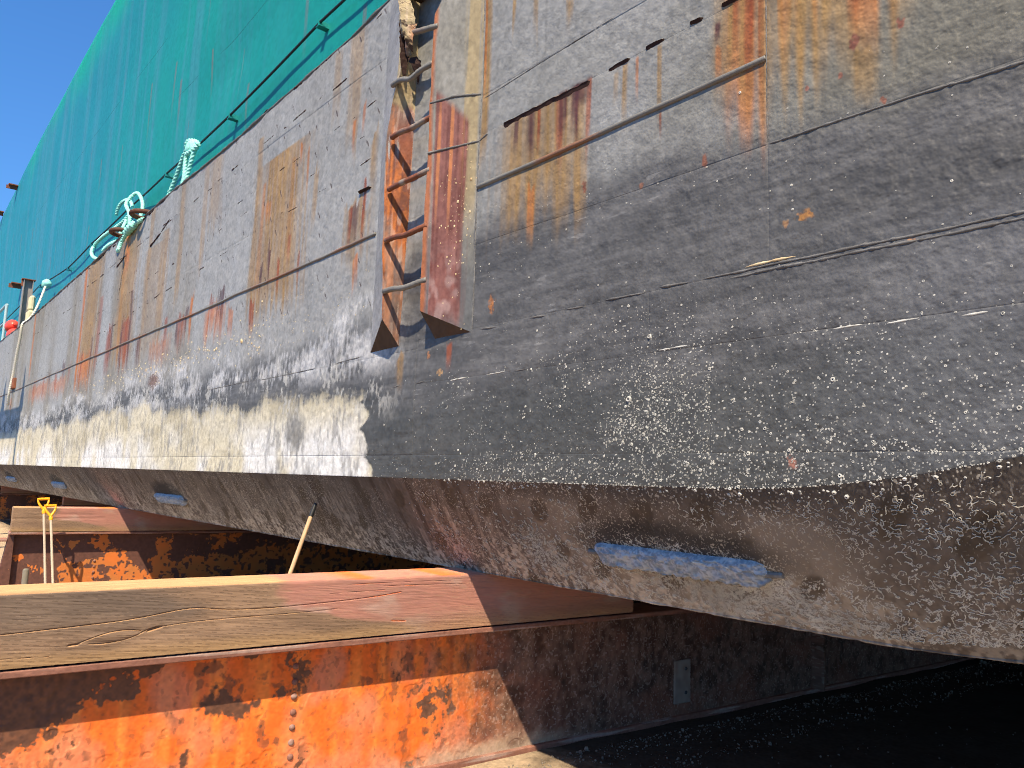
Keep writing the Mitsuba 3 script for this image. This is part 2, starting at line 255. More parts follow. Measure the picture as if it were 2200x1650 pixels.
def wedge_color(p, n, uv):
    x, z = p.x, p.z
    mid, fine, vert = fb(x * 7 + p.y * 9, z * 4, 3), fb(x * 50 + p.y * 40, z * 50, 2), n2(x * 60 + p.y * 45, z * 1.6)
    right = smoothstep(-3.72, -3.68, x)
    face = smoothstep(0.5, 0.9, -n.x * (2 * right - 1) * 1.0 + 0.0)   # the flat cheek that looks at the ladder
    grey = mix((0.235, 0.235, 0.225), (0.165, 0.16, 0.14), mid)
    grey = mix(grey, (0.1, 0.105, 0.11), smoothstep(1.5, 1.05, z + 0.3 * (mid - 0.5)))
    # right box: purple red wash below the patch weld at z 2.2
    u = (x + 3.52) / 0.34
    wash = (1 - smoothstep(2.13, 2.2, z + 0.35 * (u - 0.2))) * band(u + 0.12 * (vert - 0.5), 0.1, 0.76, 0.06) * smoothstep(0.78, 1.0, z + 0.1 * vert)
    red = mix((0.215, 0.09, 0.078), (0.10, 0.03, 0.025), smoothstep(0.25, 0.7, 0.28 * vert + 0.42 * mid + 0.3 * fine))
    red = mix(red, (0.42, 0.16, 0.06), smoothstep(0.55, 0.8, n2(x * 38 + 4, z * 1.1 + 2)) * smoothstep(1.2, 1.6, z) * 0.8)
    red = mix(red, (0.36, 0.25, 0.24), smoothstep(0.45, 0.75, fb(x * 20, z * 14, 2)) * smoothstep(1.35, 1.0, z) * 0.6)
    cr = mix(grey, (0.3, 0.235, 0.125), band(u + 0.1 * (vert - 0.5), 0.66, 0.95, 0.05) * smoothstep(1.25, 1.6, z) * 0.75)
    cr = mix(cr, red, wash * 0.95)
    cr = mix(cr, (0.30, 0.10, 0.04), (1 - smoothstep(0.02, 0.1, u + 0.1 * (mid - 0.5))) * 0.9)
    # left box: grey outer slope, orange rust at the edge and on the cheek
    ul = -(x + 3.9) / 0.34
    cl = mix((0.29, 0.295, 0.31), (0.2, 0.2, 0.2), mid)
    rust = mix((0.44, 0.13, 0.025), (0.12, 0.038, 0.022), smoothstep(0.32, 0.66, 0.5 * fb(p.y * 22, z * 6, 4) + 0.3 * vert + 0.2 * fine))
    rust = mix(rust, (0.13, 0.04, 0.03), smoothstep(1.75, 2.15, z + 0.5 * (mid - 0.5)) * band(p.y, 2.31, 2.5, 0.02) * 0.8)
    rust = mix(rust, (0.2, 0.21, 0.2), smoothstep(0.5, 0.7, fb(p.y * 9 + 3, z * 1.7, 2)) * 0.4)
    rust = mix(rust, (0.36, 0.29, 0.17), smoothstep(2.27, 2.33, z + 0.2 * (mid - 0.5)))
    rust = mix(rust, (0.5, 0.4, 0.34), smoothstep(0.7, 0.85, n2(p.y * 70, z * 9)) * 0.3)
    cheek = smoothstep(0.6, 0.8, n.x)
    cl = mix(cl, rust, dr.maximum(cheek, 1 - smoothstep(0.03, 0.09, ul + 0.1 * (mid - 0.5))))
    c = mix(cl, cr, right)
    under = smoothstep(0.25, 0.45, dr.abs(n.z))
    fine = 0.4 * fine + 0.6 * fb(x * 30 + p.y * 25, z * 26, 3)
    c = mix(c, mix((0.085, 0.046, 0.027), (0.05, 0.036, 0.03), mid), under)  # bottom caps dark brown, with their shade put into the colour
    return c * (0.62 + 0.76 * fine)

def rust_bump(p, n, uv):
    return 0.003 * fb(p.x * 30 + p.y * 31, p.z * 30, 3) + 0.0012 * n2(p.x * 110 + p.y * 90, p.z * 110)

mat("wedge_paint", wedge_color, 0.65, 0.3, rust_bump, 1.0, 2e-3, two=True)

def rung_color(p, n, uv):
    a = fb(p.x * 30, p.z * 24 + p.y * 20, 3)
    c = mix((0.25, 0.085, 0.04), (0.11, 0.05, 0.035), a)
    return mix(c, (0.27, 0.25, 0.22), smoothstep(0.45, 0.7, fb(p.x * 12 + 7, p.z * 3, 2)) * 0.8)
mat("rung_steel", rung_color, 0.6, 0.3, rust_bump, 0.7)

def guard_color(p, n, uv):
    a = fb(p.x * 6, p.z * 9, 3)
    c = mix((0.21, 0.205, 0.19), (0.13, 0.125, 0.115), a)
    return mix(c, (0.22, 0.10, 0.05), smoothstep(0.5, 0.72, fb(p.x * 2.3, p.y * 9 + p.z * 3, 3)) * 0.85)
mat("guard_steel", guard_color, 0.55, 0.4, rust_bump, 0.5)

def bead_color(p, n, uv):
    return mix((0.17, 0.17, 0.17), (0.08, 0.075, 0.07), fb(p.x * 18, p.z * 18, 2)) * (0.8 + 0.4 * n2(p.x * 90, p.z * 90))
mat("weld_bead", bead_color, 0.6, 0.3)
mat("torn_edge", (0.035, 0.018, 0.015), 0.8, 0.2)
mat("shell_white", lambda p, n, uv: mix((0.66, 0.66, 0.62), (0.3, 0.3, 0.28), n2(p.x * 60, p.z * 60)), 0.8, 0.2)
mat("shell_cream", lambda p, n, uv: mix((0.68, 0.58, 0.38), (0.5, 0.36, 0.2), n2(p.x * 30, p.z * 30)), 0.8, 0.2)
mat("worm_white", lambda p, n, uv: mix((0.62, 0.60, 0.53), (0.36, 0.34, 0.29), n2(p.x * 14, p.z * 14 + p.y * 9)), 0.85, 0.15)

def bilge_color(p, n, uv):
    x, s = p.x, (p.y - 2.4) / 0.41 * 0.66      # s: metres down the slope
    sk = x + 0.25 * s
    run = fb(sk * 26, s * 1.8, 3)
    fine, mid, big = fb(x * 60, s * 60, 2), fb(sk * 5, s * 4.5, 3), fb(x * 1.3, s * 2.2, 2)
    c = mix((0.15, 0.123, 0.101), (0.078, 0.064, 0.054), mid)
    lft = 1 - smoothstep(-3.4, -2.3, x)
    c = mix(c, (0.27, 0.23, 0.19), lft * smoothstep(0.46, 0.70, 0.5 * run + 0.25 * mid + 0.25 * n2(sk * 60, s * 14)) * smoothstep(0.02, 0.25, s + 0.2 * (mid - 0.5)) * 0.85)
    c = mix(c, (0.05, 0.035, 0.028), lft * smoothstep(0.55, 0.75, fb(sk * 17 + 4, s * 1.2, 2)) * 0.7)
    pale = smoothstep(0.43, 0.55, big + 0.3 * (mid - 0.5) - 0.16 * smoothstep(-1.6, -1.2, x)) * smoothstep(0.05, 0.14, s) * (1 - lft)
    c = mix(c, mix((0.29, 0.245, 0.20), (0.17, 0.14, 0.112), fine), pale * 0.85)
    crust = smoothstep(0.46, 0.66, 0.45 * fb(x * 9, s * 9, 4) + 0.35 * n2(x * 48, s * 48) + 0.25 * fine) * smoothstep(0.25, 0.6, s + 0.3 * (mid - 0.5))
    c = mix(c, (0.45, 0.40, 0.33), crust * (0.8 - 0.5 * smoothstep(-1.6, -0.9, x)))
    # wet looking round marks
    hx, hs = x * 3.1, s * 3.4
    i, j = dr.floor(hx), dr.floor(hs)
    d = dr.sqrt(dr.square((hx - i - 0.25 - 0.5 * _h(i, j) + 0.5 * (hs - j - 0.5)) / 0.2) + dr.square((hs - j - 0.3 - 0.4 * _h(i + 5, j)) / 0.3))
    c = mix(c, (0.07, 0.053, 0.038), (1 - smoothstep(0.7, 1.05, d + 0.7 * (mid - 0.5))) * smoothstep(0.35, 0.37, _h(i, j + 77)) * 0.85)
    # dark patch round each anode and darker strip below the chine
    for xa in (-2.04, -8.75, -14.75, -19.9):
        q = dr.sqrt(dr.square((x - xa) / 0.62) + dr.square((s - 0.31) / 0.17))
        c = mix(c, (0.022, 0.024, 0.026), (1 - smoothstep(0.55, 1.1, q + 0.2 * (mid - 0.5))) * 0.9)
    c = mix(c, (0.05, 0.045, 0.042), (1 - smoothstep(0.0, 0.1, s + 0.08 * (mid - 0.5))) * 0.7 * (1 - lft))
    c = mix(c, (0.42, 0.39, 0.33), smoothstep(0.74, 0.84, n2(x * 170, s * 150)) * smoothstep(0.3, 0.6, fb(x * 3.3, s * 4 + 5, 2)) * 0.75)
    return c * (0.58 + 0.5 * fine + 0.36 * fb(x * 21, s * 17, 3))

def bilge_bump(p, n, uv):
    s = (p.y - 2.4) * 1.6
    return 0.005 * fb(p.x * 34, s * 22, 4) + 0.0014 * n2(p.x * 120, s * 120)
mat("bilge_fouling", bilge_color, 0.75, 0.25, bilge_bump, 1.0, 2e-3, two=True)

def teal_color(p, n, uv):
    x, z = p.x, p.z
    mid, fine = fb(x * 0.9, z * 0.7, 3), fb(x * 20, z * 20, 2)
    v1, v2, v3 = n2(x * 3.1, z * 0.12), n2(x * 9.3, z * 0.22), n2(x * 23, z * 0.35)
    c = mix((0.003, 0.20, 0.195), (0.004, 0.245, 0.21), mid)
    c = mix(c, (0.012, 0.19, 0.29), smoothstep(-8.5, -20, x + 2.5 * (mid - 0.5)) * 0.7)  # bluer towards the far end: grazing sky reflection put into the colour
    c = mix(c, (0.075, 0.215, 0.32), smoothstep(0.42, 0.80, 0.5 * v1 + 0.32 * v2 + 0.18 * v3) * smoothstep(-6, -13, x) * smoothstep(3.2, 4.6, z) * 0.5)
    c = mix(c, (0.002, 0.19, 0.2), smoothstep(0.6, 0.85, 0.5 * v1 + 0.5 * v3) * 0.35)
    c = mix(c, (0.0, 0.36, 0.2), smoothstep(8.3, 9.5, z + 1.2 * (n2(x * 1.3, z * 0.4) - 0.5)) * 0.7)
    # thin rust and dirt runs
    cell = dr.floor(x * 2.2)
    r = _h(cell, 3)
    zt = 3.6 + 3.8 * _h(cell, 5)
    u = dr.abs(x * 2.2 - cell - 0.2 - 0.6 * _h(cell, 9)) / (0.02 + 0.09 * _h(cell, 11))
    run = (1 - smoothstep(0.5, 1.1, u + 0.5 * (v3 - 0.5))) * (1 - smoothstep(zt - 0.02, zt + 0.02, z)) * smoothstep(zt - 0.5 - 1.4 * _h(cell, 13), zt - 0.1, z)
    c = mix(c, mix((0.15, 0.10, 0.10), (0.10, 0.16, 0.18), _h(cell, 17)), run * smoothstep(0.25, 0.3, r) * 0.6)
    # hairline seams at the panel joints
    for zz, xa, xb in ((5.35, -14, -6.5), (6.7, -24, -8)):
        c = mix(c, (0.01, 0.10, 0.10), (1 - smoothstep(0.004, 0.012, dr.abs(z - zz - 0.02 * (n2(x * 0.8, zz) - 0.5)))) * band(x, xa, xb, 0.1) * smoothstep(0.3, 0.6, n2(x * 1.1, zz)) * 0.55)
    return c * (0.9 + 0.2 * fine)

mat("teal_paint", teal_color, 0.5, 0.4, lambda p, n, uv: 0.012 * n2(p.x * 1.9, p.z * 1.2) + 0.0035 * fb(p.x * 6, p.z * 4, 2), 1.0, 5e-3, two=True)

def web_color(p, n, uv):
    y, z = p.y + 0.37 * p.x, p.z
    big, mid, fine = fb(y * 2.4, z * 3.1, 3), fb(y * 11, z * 11, 4), fb(y * 55, z * 55, 2)
    vert = n2(y * 26, z * 2.0)
    c = mix((0.74, 0.145, 0.02), (0.82, 0.225, 0.04), smoothstep(0.35, 0.75, 0.6 * vert + 0.4 * mid))
    c = mix(c, (0.40, 0.085, 0.018), smoothstep(0.55, 0.85, 0.6 * n2(y * 31 + 5, z * 1.2) + 0.4 * mid) * 0.7)
    c = mix(c, (0.58, 0.24, 0.15), smoothstep(0.42, 0.7, fb(y * 5 + 4, z * 4, 3)) * 0.55)
    peel = smoothstep(0.60, 0.64, 0.52 * big + 0.36 * mid + 0.12 * fine + 0.4 * smoothstep(-1.22, -0.9, z + 0.33 * (0.75 - p.y)) * (1 - smoothstep(1.9, 2.8, p.y)))
    for by_, bz_, ry_, rz_ in ((1.30, -1.38, 0.06, 0.16), (0.98, -1.46, 0.14, 0.08), (1.45, -1.12, 0.10, 0.05)):
        peel = dr.maximum(peel, smoothstep(1.35, 0.95, dr.sqrt(dr.square((p.y - by_) / ry_) + dr.square((z - bz_) / rz_)) + 3.4 * (fb(y * 8 + 3, z * 7, 4) - 0.5) + 0.6 * (fine - 0.5)))
    pits = 0.9 * smoothstep(0.60, 0.70, fb(y * 15 + 8, z * 13, 4)) * smoothstep(0.36, 0.56, fb(y * 3 + 9, z * 3, 2)) + 0.45 * smoothstep(0.68, 0.76, fb(y * 44, z * 38, 2))
    c = mix(c, mix((0.095, 0.045, 0.03), (0.165, 0.068, 0.035), fine), dr.clip(peel + pits * 0.75, 0, 1))
    # dusty purple brown paint under the hull, darkened to stand for the shade there
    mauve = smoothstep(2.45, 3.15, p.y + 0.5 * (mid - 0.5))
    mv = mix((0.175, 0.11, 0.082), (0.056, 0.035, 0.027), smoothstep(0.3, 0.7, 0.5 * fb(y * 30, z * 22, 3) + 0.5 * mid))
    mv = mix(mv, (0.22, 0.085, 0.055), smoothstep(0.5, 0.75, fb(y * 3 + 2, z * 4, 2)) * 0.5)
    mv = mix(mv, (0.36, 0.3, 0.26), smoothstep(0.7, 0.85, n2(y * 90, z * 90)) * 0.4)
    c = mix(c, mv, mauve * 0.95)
    c = mix(c, (0.42, 0.33, 0.24), smoothstep(-1.46, -1.58, z + 0.14 * (mid - 0.5)) * band(p.y, 2.3, 3.5, 0.3) * 0.8)
    return c * (0.8 + 0.4 * fine)
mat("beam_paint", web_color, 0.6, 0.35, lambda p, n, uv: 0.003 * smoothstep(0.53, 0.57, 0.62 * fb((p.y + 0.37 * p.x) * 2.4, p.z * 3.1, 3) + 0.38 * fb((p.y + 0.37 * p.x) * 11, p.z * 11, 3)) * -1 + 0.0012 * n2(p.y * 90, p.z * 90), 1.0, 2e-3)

def web2_color(p, n, uv):
    y, z = p.y, p.z
    big, fine = fb(y * 5.4, z * 6.2, 4), fb(y * 40, z * 40, 2)
    c = mix((0.14, 0.062, 0.045), (0.085, 0.04, 0.03), fine)
    pt = smoothstep(0.56, 0.58, 0.8 * big + 0.2 * fine + 0.16 * smoothstep(1.9, 2.5, y) - 0.17 * smoothstep(-1.3, -1.0, z)) * (1 - smoothstep(0.62, 0.66, fb(y * 21, z * 21, 2)))
    return mix(c, mix((0.62, 0.16, 0.03), (0.42, 0.17, 0.05), fb(y * 6, z * 6, 2)), pt)
mat("far_beam_paint", web2_color, 0.65, 0.3, lambda p, n, uv: 0.002 * fb(p.y * 40, p.z * 40, 2), 1.0)

def flange_color(p, n, uv):
    a, f_ = fb(p.y * 7, p.z * 30 + p.x * 7, 3), fb(p.y * 60, p.z * 60 + p.x * 40, 2)
    c = mix((0.30, 0.14, 0.10), (0.15, 0.07, 0.05), a)
    return mix(c, (0.38, 0.29, 0.25), smoothstep(0.55, 0.75, fb(p.y * 3, p.z * 60, 2)) * 0.6) * (0.8 + 0.4 * f_)
mat("flange_rust", flange_color, 0.7, 0.3, rust_bump, 0.7)

def make_wood(y_paint0, y_paint1, key):
    def color(p, n, uv):
        y, z, x = p.y, p.z, p.x
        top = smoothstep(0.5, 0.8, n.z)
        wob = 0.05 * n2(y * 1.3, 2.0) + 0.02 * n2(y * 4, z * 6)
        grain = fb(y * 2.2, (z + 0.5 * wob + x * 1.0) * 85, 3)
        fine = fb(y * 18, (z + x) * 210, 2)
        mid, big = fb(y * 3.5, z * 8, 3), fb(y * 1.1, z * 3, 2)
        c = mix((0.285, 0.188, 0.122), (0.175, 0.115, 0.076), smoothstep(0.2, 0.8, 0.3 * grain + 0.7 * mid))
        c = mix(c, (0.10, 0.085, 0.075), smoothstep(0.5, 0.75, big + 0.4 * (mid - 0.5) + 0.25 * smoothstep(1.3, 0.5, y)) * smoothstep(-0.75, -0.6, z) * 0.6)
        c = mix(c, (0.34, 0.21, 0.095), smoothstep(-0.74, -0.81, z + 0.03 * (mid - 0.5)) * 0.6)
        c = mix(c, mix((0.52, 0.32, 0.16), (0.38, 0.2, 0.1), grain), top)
        # incising slits of treated timber
        a, b = y * 27, (z + wob * 0.6 + x * 1.0) * 62
        j = dr.floor(b); a = a + 0.5 * (j - 2 * dr.floor(j / 2)) + 0.4 * _h(j, 3)
        i = dr.floor(a)
        slit = (1 - smoothstep(0.1, 0.2, dr.abs(b - j - 0.3 - 0.4 * _h(i, j)))) * (1 - smoothstep(0.24, 0.36, dr.abs(a - i - 0.5))) * smoothstep(0.3, 0.4, _h(i + 31, j))
        c = mix(c, (0.055, 0.035, 0.022), slit * 0.36 * (1 - top))
        # red marking paint
        pe = 0.45 * (fb(y * 3, z * 7, 3) - 0.5)
        pt = band(y + pe + 0.7 * smoothstep(-0.62, -0.8, z) * (-1), y_paint0, y_paint1, 0.05) * smoothstep(0.25, 0.5, 0.5 * grain + 0.5 * fine + 0.25)
        red = mix((0.43, 0.175, 0.135), (0.34, 0.18, 0.145), mid)
        red = mix(red, (0.42, 0.33, 0.28), smoothstep(0.55, 0.8, fb(y * 5 + 3, z * 9, 3)) * 0.5)
        c = mix(c, red, pt * (0.4 + 0.6 * smoothstep(-0.79, -0.68, z + 0.08 * (mid - 0.5))) * (0.85 - 0.35 * smoothstep(0.62, 0.8, fine)))
        c = mix(c, (0.75, 0.15, 0.02), top * band(y + pe * 0.3, y_paint0 + 0.35, y_paint0 + 1.0, 0.1) * smoothstep(0.45, 0.6, mid) * 0.8)
        return c * (0.84 + 0.32 * fine)
    def bump(p, n, uv):
        wob = 0.05 * n2(p.y * 1.3, 2.0) + 0.02 * n2(p.y * 4, p.z * 6)
        return 0.0012 * fb(p.y * 2.4, (p.z + 0.5 * wob + p.x) * 95, 3) + 0.0015 * n2(p.y * 14, (p.z + p.x) * 180)
    return mat(key, color, 0.8, 0.2, bump, 1.0, 1.2e-3)
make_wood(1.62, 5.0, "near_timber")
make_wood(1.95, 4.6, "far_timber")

def zinc_color(p, n, uv):
    a = fb(p.x * 30, p.z * 60, 3)
    c = mix((0.21, 0.25, 0.31), (0.41, 0.45, 0.50), smoothstep(0.3, 0.7, 0.6 * a + 0.4 * n2(p.x * 140, p.z * 160)))
    sl = (p.y - 2.4) * 1.61
    return mix(c, mix((0.46, 0.41, 0.34), (0.3, 0.27, 0.23), a), smoothstep(0.41, 0.44, sl + 0.05 * (a - 0.5)) * 0.85)
mat("zinc_crust", zinc_color, 1.0, 0.0)

def floor_color(p, n, uv):
    a, b, c_ = fb(p.x * 0.8, p.y * 0.8, 3), fb(p.x * 9, p.y * 9, 3), fb(p.x * 60, p.y * 60, 2)
    c = mix((0.40, 0.31, 0.21), (0.24, 0.18, 0.12), 0.5 * a + 0.5 * b)
    under = smoothstep(2.9, 3.6, p.y + 0.5 * (b - 0.5)) * (1 - smoothstep(16, 17, p.y))   # near-black beneath the hull, its deep shade put into the floor colour
    c = mix(c, mix((0.085, 0.07, 0.06), (0.05, 0.042, 0.038), b), 1 - band(p.y + 1.2 * (a - 0.5), -0.6, 8.0, 0.5))   # deck plate away from the blast grit, kept dark to cut bounced light
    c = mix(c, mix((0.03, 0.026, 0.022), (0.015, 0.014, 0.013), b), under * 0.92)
    return c * (0.75 + 0.5 * c_)
mat("floor_grit", floor_color, 0.8, 0.25, lambda p, n, uv: 0.006 * fb(p.x * 30, p.y * 30, 3), 1.0, 2e-3)
mat("grit_stone", lambda p, n, uv: mix((0.24, 0.205, 0.165), (0.09, 0.078, 0.065), n2(p.x * 50, p.y * 50)), 0.85, 0.2)
mat("wall_plate", lambda p, n, uv: mix((0.12, 0.07, 0.05), (0.06, 0.04, 0.035), fb(p.x * 2, p.z * 2, 3)), 0.8, 0.2, two=True)
mat("dark_steel", (0.05, 0.05, 0.05), 0.5, 0.4)
mat("post_steel", lambda p, n, uv: mix((0.3, 0.29, 0.28), (0.17, 0.15, 0.13), fb(p.x * 3 + p.y * 4, p.z * 2, 3)), 0.55, 0.4)
mat("rust_steel", lambda p, n, uv: mix((0.30, 0.10, 0.045), (0.11, 0.05, 0.035), fb(p.x * 14 + p.y * 9, p.z * 14, 3)), 0.7, 0.3)
mat("ring_rust", lambda p, n, uv: mix((0.14, 0.055, 0.03), (0.05, 0.025, 0.02), fb(p.x * 20, p.y * 20, 3)), 0.7, 0.3)
mat("wire_black", (0.02, 0.021, 0.022), 0.5, 0.4)
mat("rope_teal", lambda p, n, uv: mix((0.36, 0.80, 0.70), (0.25, 0.62, 0.55), n2(p.x * 40 + p.y * 30, p.z * 40)), 0.8, 0.2)
mat("rope_white", (0.66, 0.66, 0.58), 0.8, 0.2)
mat("cream_pad", lambda p, n, uv: mix((0.70, 0.66, 0.42), (0.5, 0.46, 0.3), fb(p.x * 9, p.z * 9, 2)), 0.6, 0.4)
mat("red_plastic", (0.75, 0.07, 0.04), 0.4, 0.5)
mat("pale_rail", (0.38, 0.52, 0.55), 0.5, 0.4)
mat("grip_yellow", (0.90, 0.40, 0.01), 0.35, 0.5)
mat("handle_wood", lambda p, n, uv: mix((0.55, 0.47, 0.36), (0.42, 0.34, 0.25), fb(p.z * 3, p.x * 60 + p.y * 60, 2)), 0.6, 0.35)
mat("stick_wood", lambda p, n, uv: mix((0.62, 0.42, 0.24), (0.5, 0.31, 0.16), fb(p.z * 4, p.x * 60 + p.y * 60, 2)), 0.6, 0.35)
mat("pipe_grey", (0.2, 0.18, 0.14), 0.6, 0.4)
mat("zinc_plate", lambda p, n, uv: mix((0.3, 0.25, 0.21), (0.2, 0.15, 0.12), fb(p.y * 20, p.z * 20, 2)), 0.7, 0.3)

# ================================================================ setting
# dock floor: fine near the block, one sheet out to the horizon
def axis(lo, hi, step, far):
    a = np.arange(lo, hi + 1e-6, step)
    return np.r_[-far, -400, -120, -45, a, hi + 30, 120, 400, far] if lo > -45 else a
gx = np.r_[-2500, -600, -150, -50, -30, np.arange(-16, 3.01, 0.12), 10, 40, 150, 600, 2500]
gy = np.r_[-2500, -600, -150, -50, -20, -8, np.arange(-2, 12.01, 0.12), 20, 50, 150, 600, 2500]
GX, GY = np.meshgrid(gx, gy, indexing="ij")
near_f = (np.abs(GX + 6) < 12) & (np.abs(GY - 4) < 9)
GZ = FLOOR + np.where(near_f, 0.03 * (meshkit.fbm(np.stack([GX * 2, GY * 2, 0 * GX], -1), 3) - 0.6), 0)
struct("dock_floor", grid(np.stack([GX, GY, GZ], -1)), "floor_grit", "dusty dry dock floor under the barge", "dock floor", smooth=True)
struct("dock_wall", join([box(-60, 60, 19.0, 20.5, FLOOR, 6.0)]), "wall_plate", "dark steel wing wall of the dock beyond the hull", "dock wall")

# ================================================================ barge
barge = thing("barge", "large weathered grey barge hull with a teal upper wall, resting on steel blocks", "barge")
XL, XR = -36.0, 9.0
def zdeck(x):
    return np.interp(x, [-36, -22.5, -18.4, -13.2, -10.8, -8.9, -7, -4.8, -4.25, 3], [3.0, 2.99, 2.96, 3.04, 3.09, 3.11, 3.09, 3.13, 3.17, 3.5])
def rise(x, x0, k, x1):
    """quadratic rise after x0, straight after x1"""
    t = np.clip(np.asarray(x, float) - x0, 0, x1 - x0)
    return k * t ** 2 + np.maximum(np.asarray(x, float) - x1, 0) * 2 * k * (x1 - x0)
def zchine(x): return np.minimum(rise(x, -1.7, 0.115, -0.4), 0.85)
def zbot(x): return -0.52 + np.minimum(rise(x, -1.35, 0.085, -0.2), 0.4)
def hull_y(x, z):
    d = 0.022 * (f3(x, z, 0.9, 2, 3) - 0.5) + 0.010 * (f3(x, z, 3.2, 2, 5) - 0.5)
    return 2.4 - d * np.clip((z - zchine(x)) / 0.1, 0, 1)

def hull_patch(xa, xb, za, zb, parent, name="hull_plate", lip=0.0012, proud=0.0):
    """one plate; za and zb are heights or functions of x; the plate stands proud, its rim folds back to the common surface"""
    step = 0.03 if xa > -7 else (0.06 if xa > -14 else 0.12)
    xs = np.unique(np.r_[xa, xa + 0.005, np.linspace(xa + 0.012, xb - 0.012, max(4, int((xb - xa) / step))), xb - 0.005, xb])
    ts = np.linspace(0, 1, max(4, int(((zb(xa) if callable(zb) else zb) - (za(xa) if callable(za) else za)) / 0.035)) + 1)
    A = za(xs) if callable(za) else np.full_like(xs, za)
    B = zb(xs) if callable(zb) else np.full_like(xs, zb)
    H = (B - A)
    X = np.repeat(xs[:, None], len(ts) + 2, 1)
    e = 0.0045 / H
    tt = np.concatenate([np.zeros((len(xs), 1)), e[:, None], np.repeat(ts[None, 1:-1], len(xs), 0), 1 - e[:, None], np.ones((len(xs), 1))], 1)
    Z = A[:, None] + H[:, None] * tt
    Y = hull_y(X, Z) - proud
    rim = np.zeros_like(X, bool); rim[[0, -1]] = True; rim[:, [0, -1]] = True
    Y = np.where(rim, hull_y(X, Z) + lip, Y)
    return obj(name, grid(np.stack([X, Y, Z], -1)), "hull_paint", parent, smooth=True)

rows = [  # x range, z range
    (-36, -3.7, zchine, 0.13), (-36, -17.5, 0.13, 0.74), (-17.5, -10.9, 0.13, 0.74), (-10.9, -3.7, 0.13, 0.74),
    (-36, -17.5, 0.74, 1.55), (-17.5, -13.12, 0.74, 1.55), (-13.12, -6.42, 0.74, 1.55), (-6.42, -3.7, 0.74, 1.55),
    (-36, -17.5, 1.55, 2.05), (-17.5, -13.12, 1.55, 2.05), (-13.12, -6.42, 1.55, 2.05), (-6.42, -3.7, 1.55, 2.05),
    (-36, -17.5, 2.05, 2.76), (-17.5, -13.12, 2.05, 2.76), (-13.12, -9.2, 2.05, 2.76), (-9.2, -6.42, 2.05, 2.76), (-6.42, -3.7, 2.05, 2.76),
    (-36, -13.12, 2.76, zdeck), (-13.12, -6.42, 2.76, zdeck), (-6.42, -3.7, 2.76, zdeck),
    (-3.7, XR, lambda x: np.minimum(zchine(x), 0.9), lambda x: np.maximum(0.13, zchine(x) + 0.02)), (-3.7, -1.7, 0.13, 0.535), (-1.7, XR, lambda x: np.maximum(0.13, zchine(x) + 0.02), lambda x: np.maximum(0.535, zchine(x) + 0.06)),
    (-3.7, -2.0, 0.535, 0.79), (-2.0, XR, lambda x: np.maximum(0.535, zchine(x) + 0.06), lambda x: np.maximum(0.79, zchine(x) + 0.1)),
    (-3.7, -1.455, 0.79, 1.245), (-1.455, XR, lambda x: np.maximum(0.79, zchine(x) + 0.1), 1.245),
    (-3.7, -1.455, 1.245, 1.86), (-1.455, XR, 1.245, 1.86), (-3.7, -1.455, 1.86, 2.09), (-1.455, XR, 1.86, 2.5), (-3.7, -1.455, 2.09, zdeck), (-1.455, XR, 2.5, zdeck),
]
prd = random.Random(5)
for r in rows:
    hull_patch(*r, barge, proud=prd.uniform(0.0, 0.0015))

# bilge, bottom, transom ends, deck
xs = np.unique(np.r_[np.linspace(XL, -7, 160), np.linspace(-7, 0, 240), np.linspace(0, XR, 30)])
ss = np.linspace(0, 1, 26)
Xb, Sb = np.meshgrid(xs, ss, indexing="ij")
zc_, zb_ = zchine(Xb), zbot(Xb)
bulge = 0.012 * np.clip((Xb + 2.6) / 1.6, 0, 1)
Yb = 2.4 + 0.41 * (Sb ** (1 + 0.12 * np.clip((Xb + 2.4) / 1.6, 0, 1))) - bulge * np.sin(np.pi * Sb) * 0.6
Zb = zc_ + (zb_ - zc_) * Sb - bulge * np.sin(np.pi * Sb) * 0.4
wob = 0.012 * (f3(Xb, Sb * 0.66, 1.4, 2, 21) - 0.5) * np.sin(np.pi * Sb)
obj("bilge_plate", grid(np.stack([Xb, Yb + wob, Zb + wob], -1)[:, ::-1]), "bilge_fouling", barge, smooth=True)
by = np.array([2.81, 2.86, 4, 8, 16.8])
obj("bottom_plate", grid(np.stack([np.repeat(xs[:, None], 5, 1), np.repeat(by[None], len(xs), 0), np.repeat(zbot(xs)[:, None], 5, 1)], -1)), "bilge_fouling", barge)
obj("far_side", box(XL, XR, 16.79, 16.83, -0.5, 3.1), "wall_plate", barge)
obj("deck", join([box(XL, -4.0, 2.406, 16.8, 2.93, 2.95), box(-4.0, XR, 2.406, 16.8, 3.14, 3.16)]), "wall_plate", barge)

# deck edge: rolled rim, scabbed with rust
xs2 = np.linspace(XL, 0.5, 900)
er = 0.014 * (0.4 + 1.2 * f3(xs2, 0 * xs2, 7.0, 2, 31))
obj("deck_edge", tube(np.stack([xs2, 2.4 - 0.002 + 0 * xs2, zdeck(xs2) + 0.002], 1), er, 7), "weld_bead", barge, smooth=True)

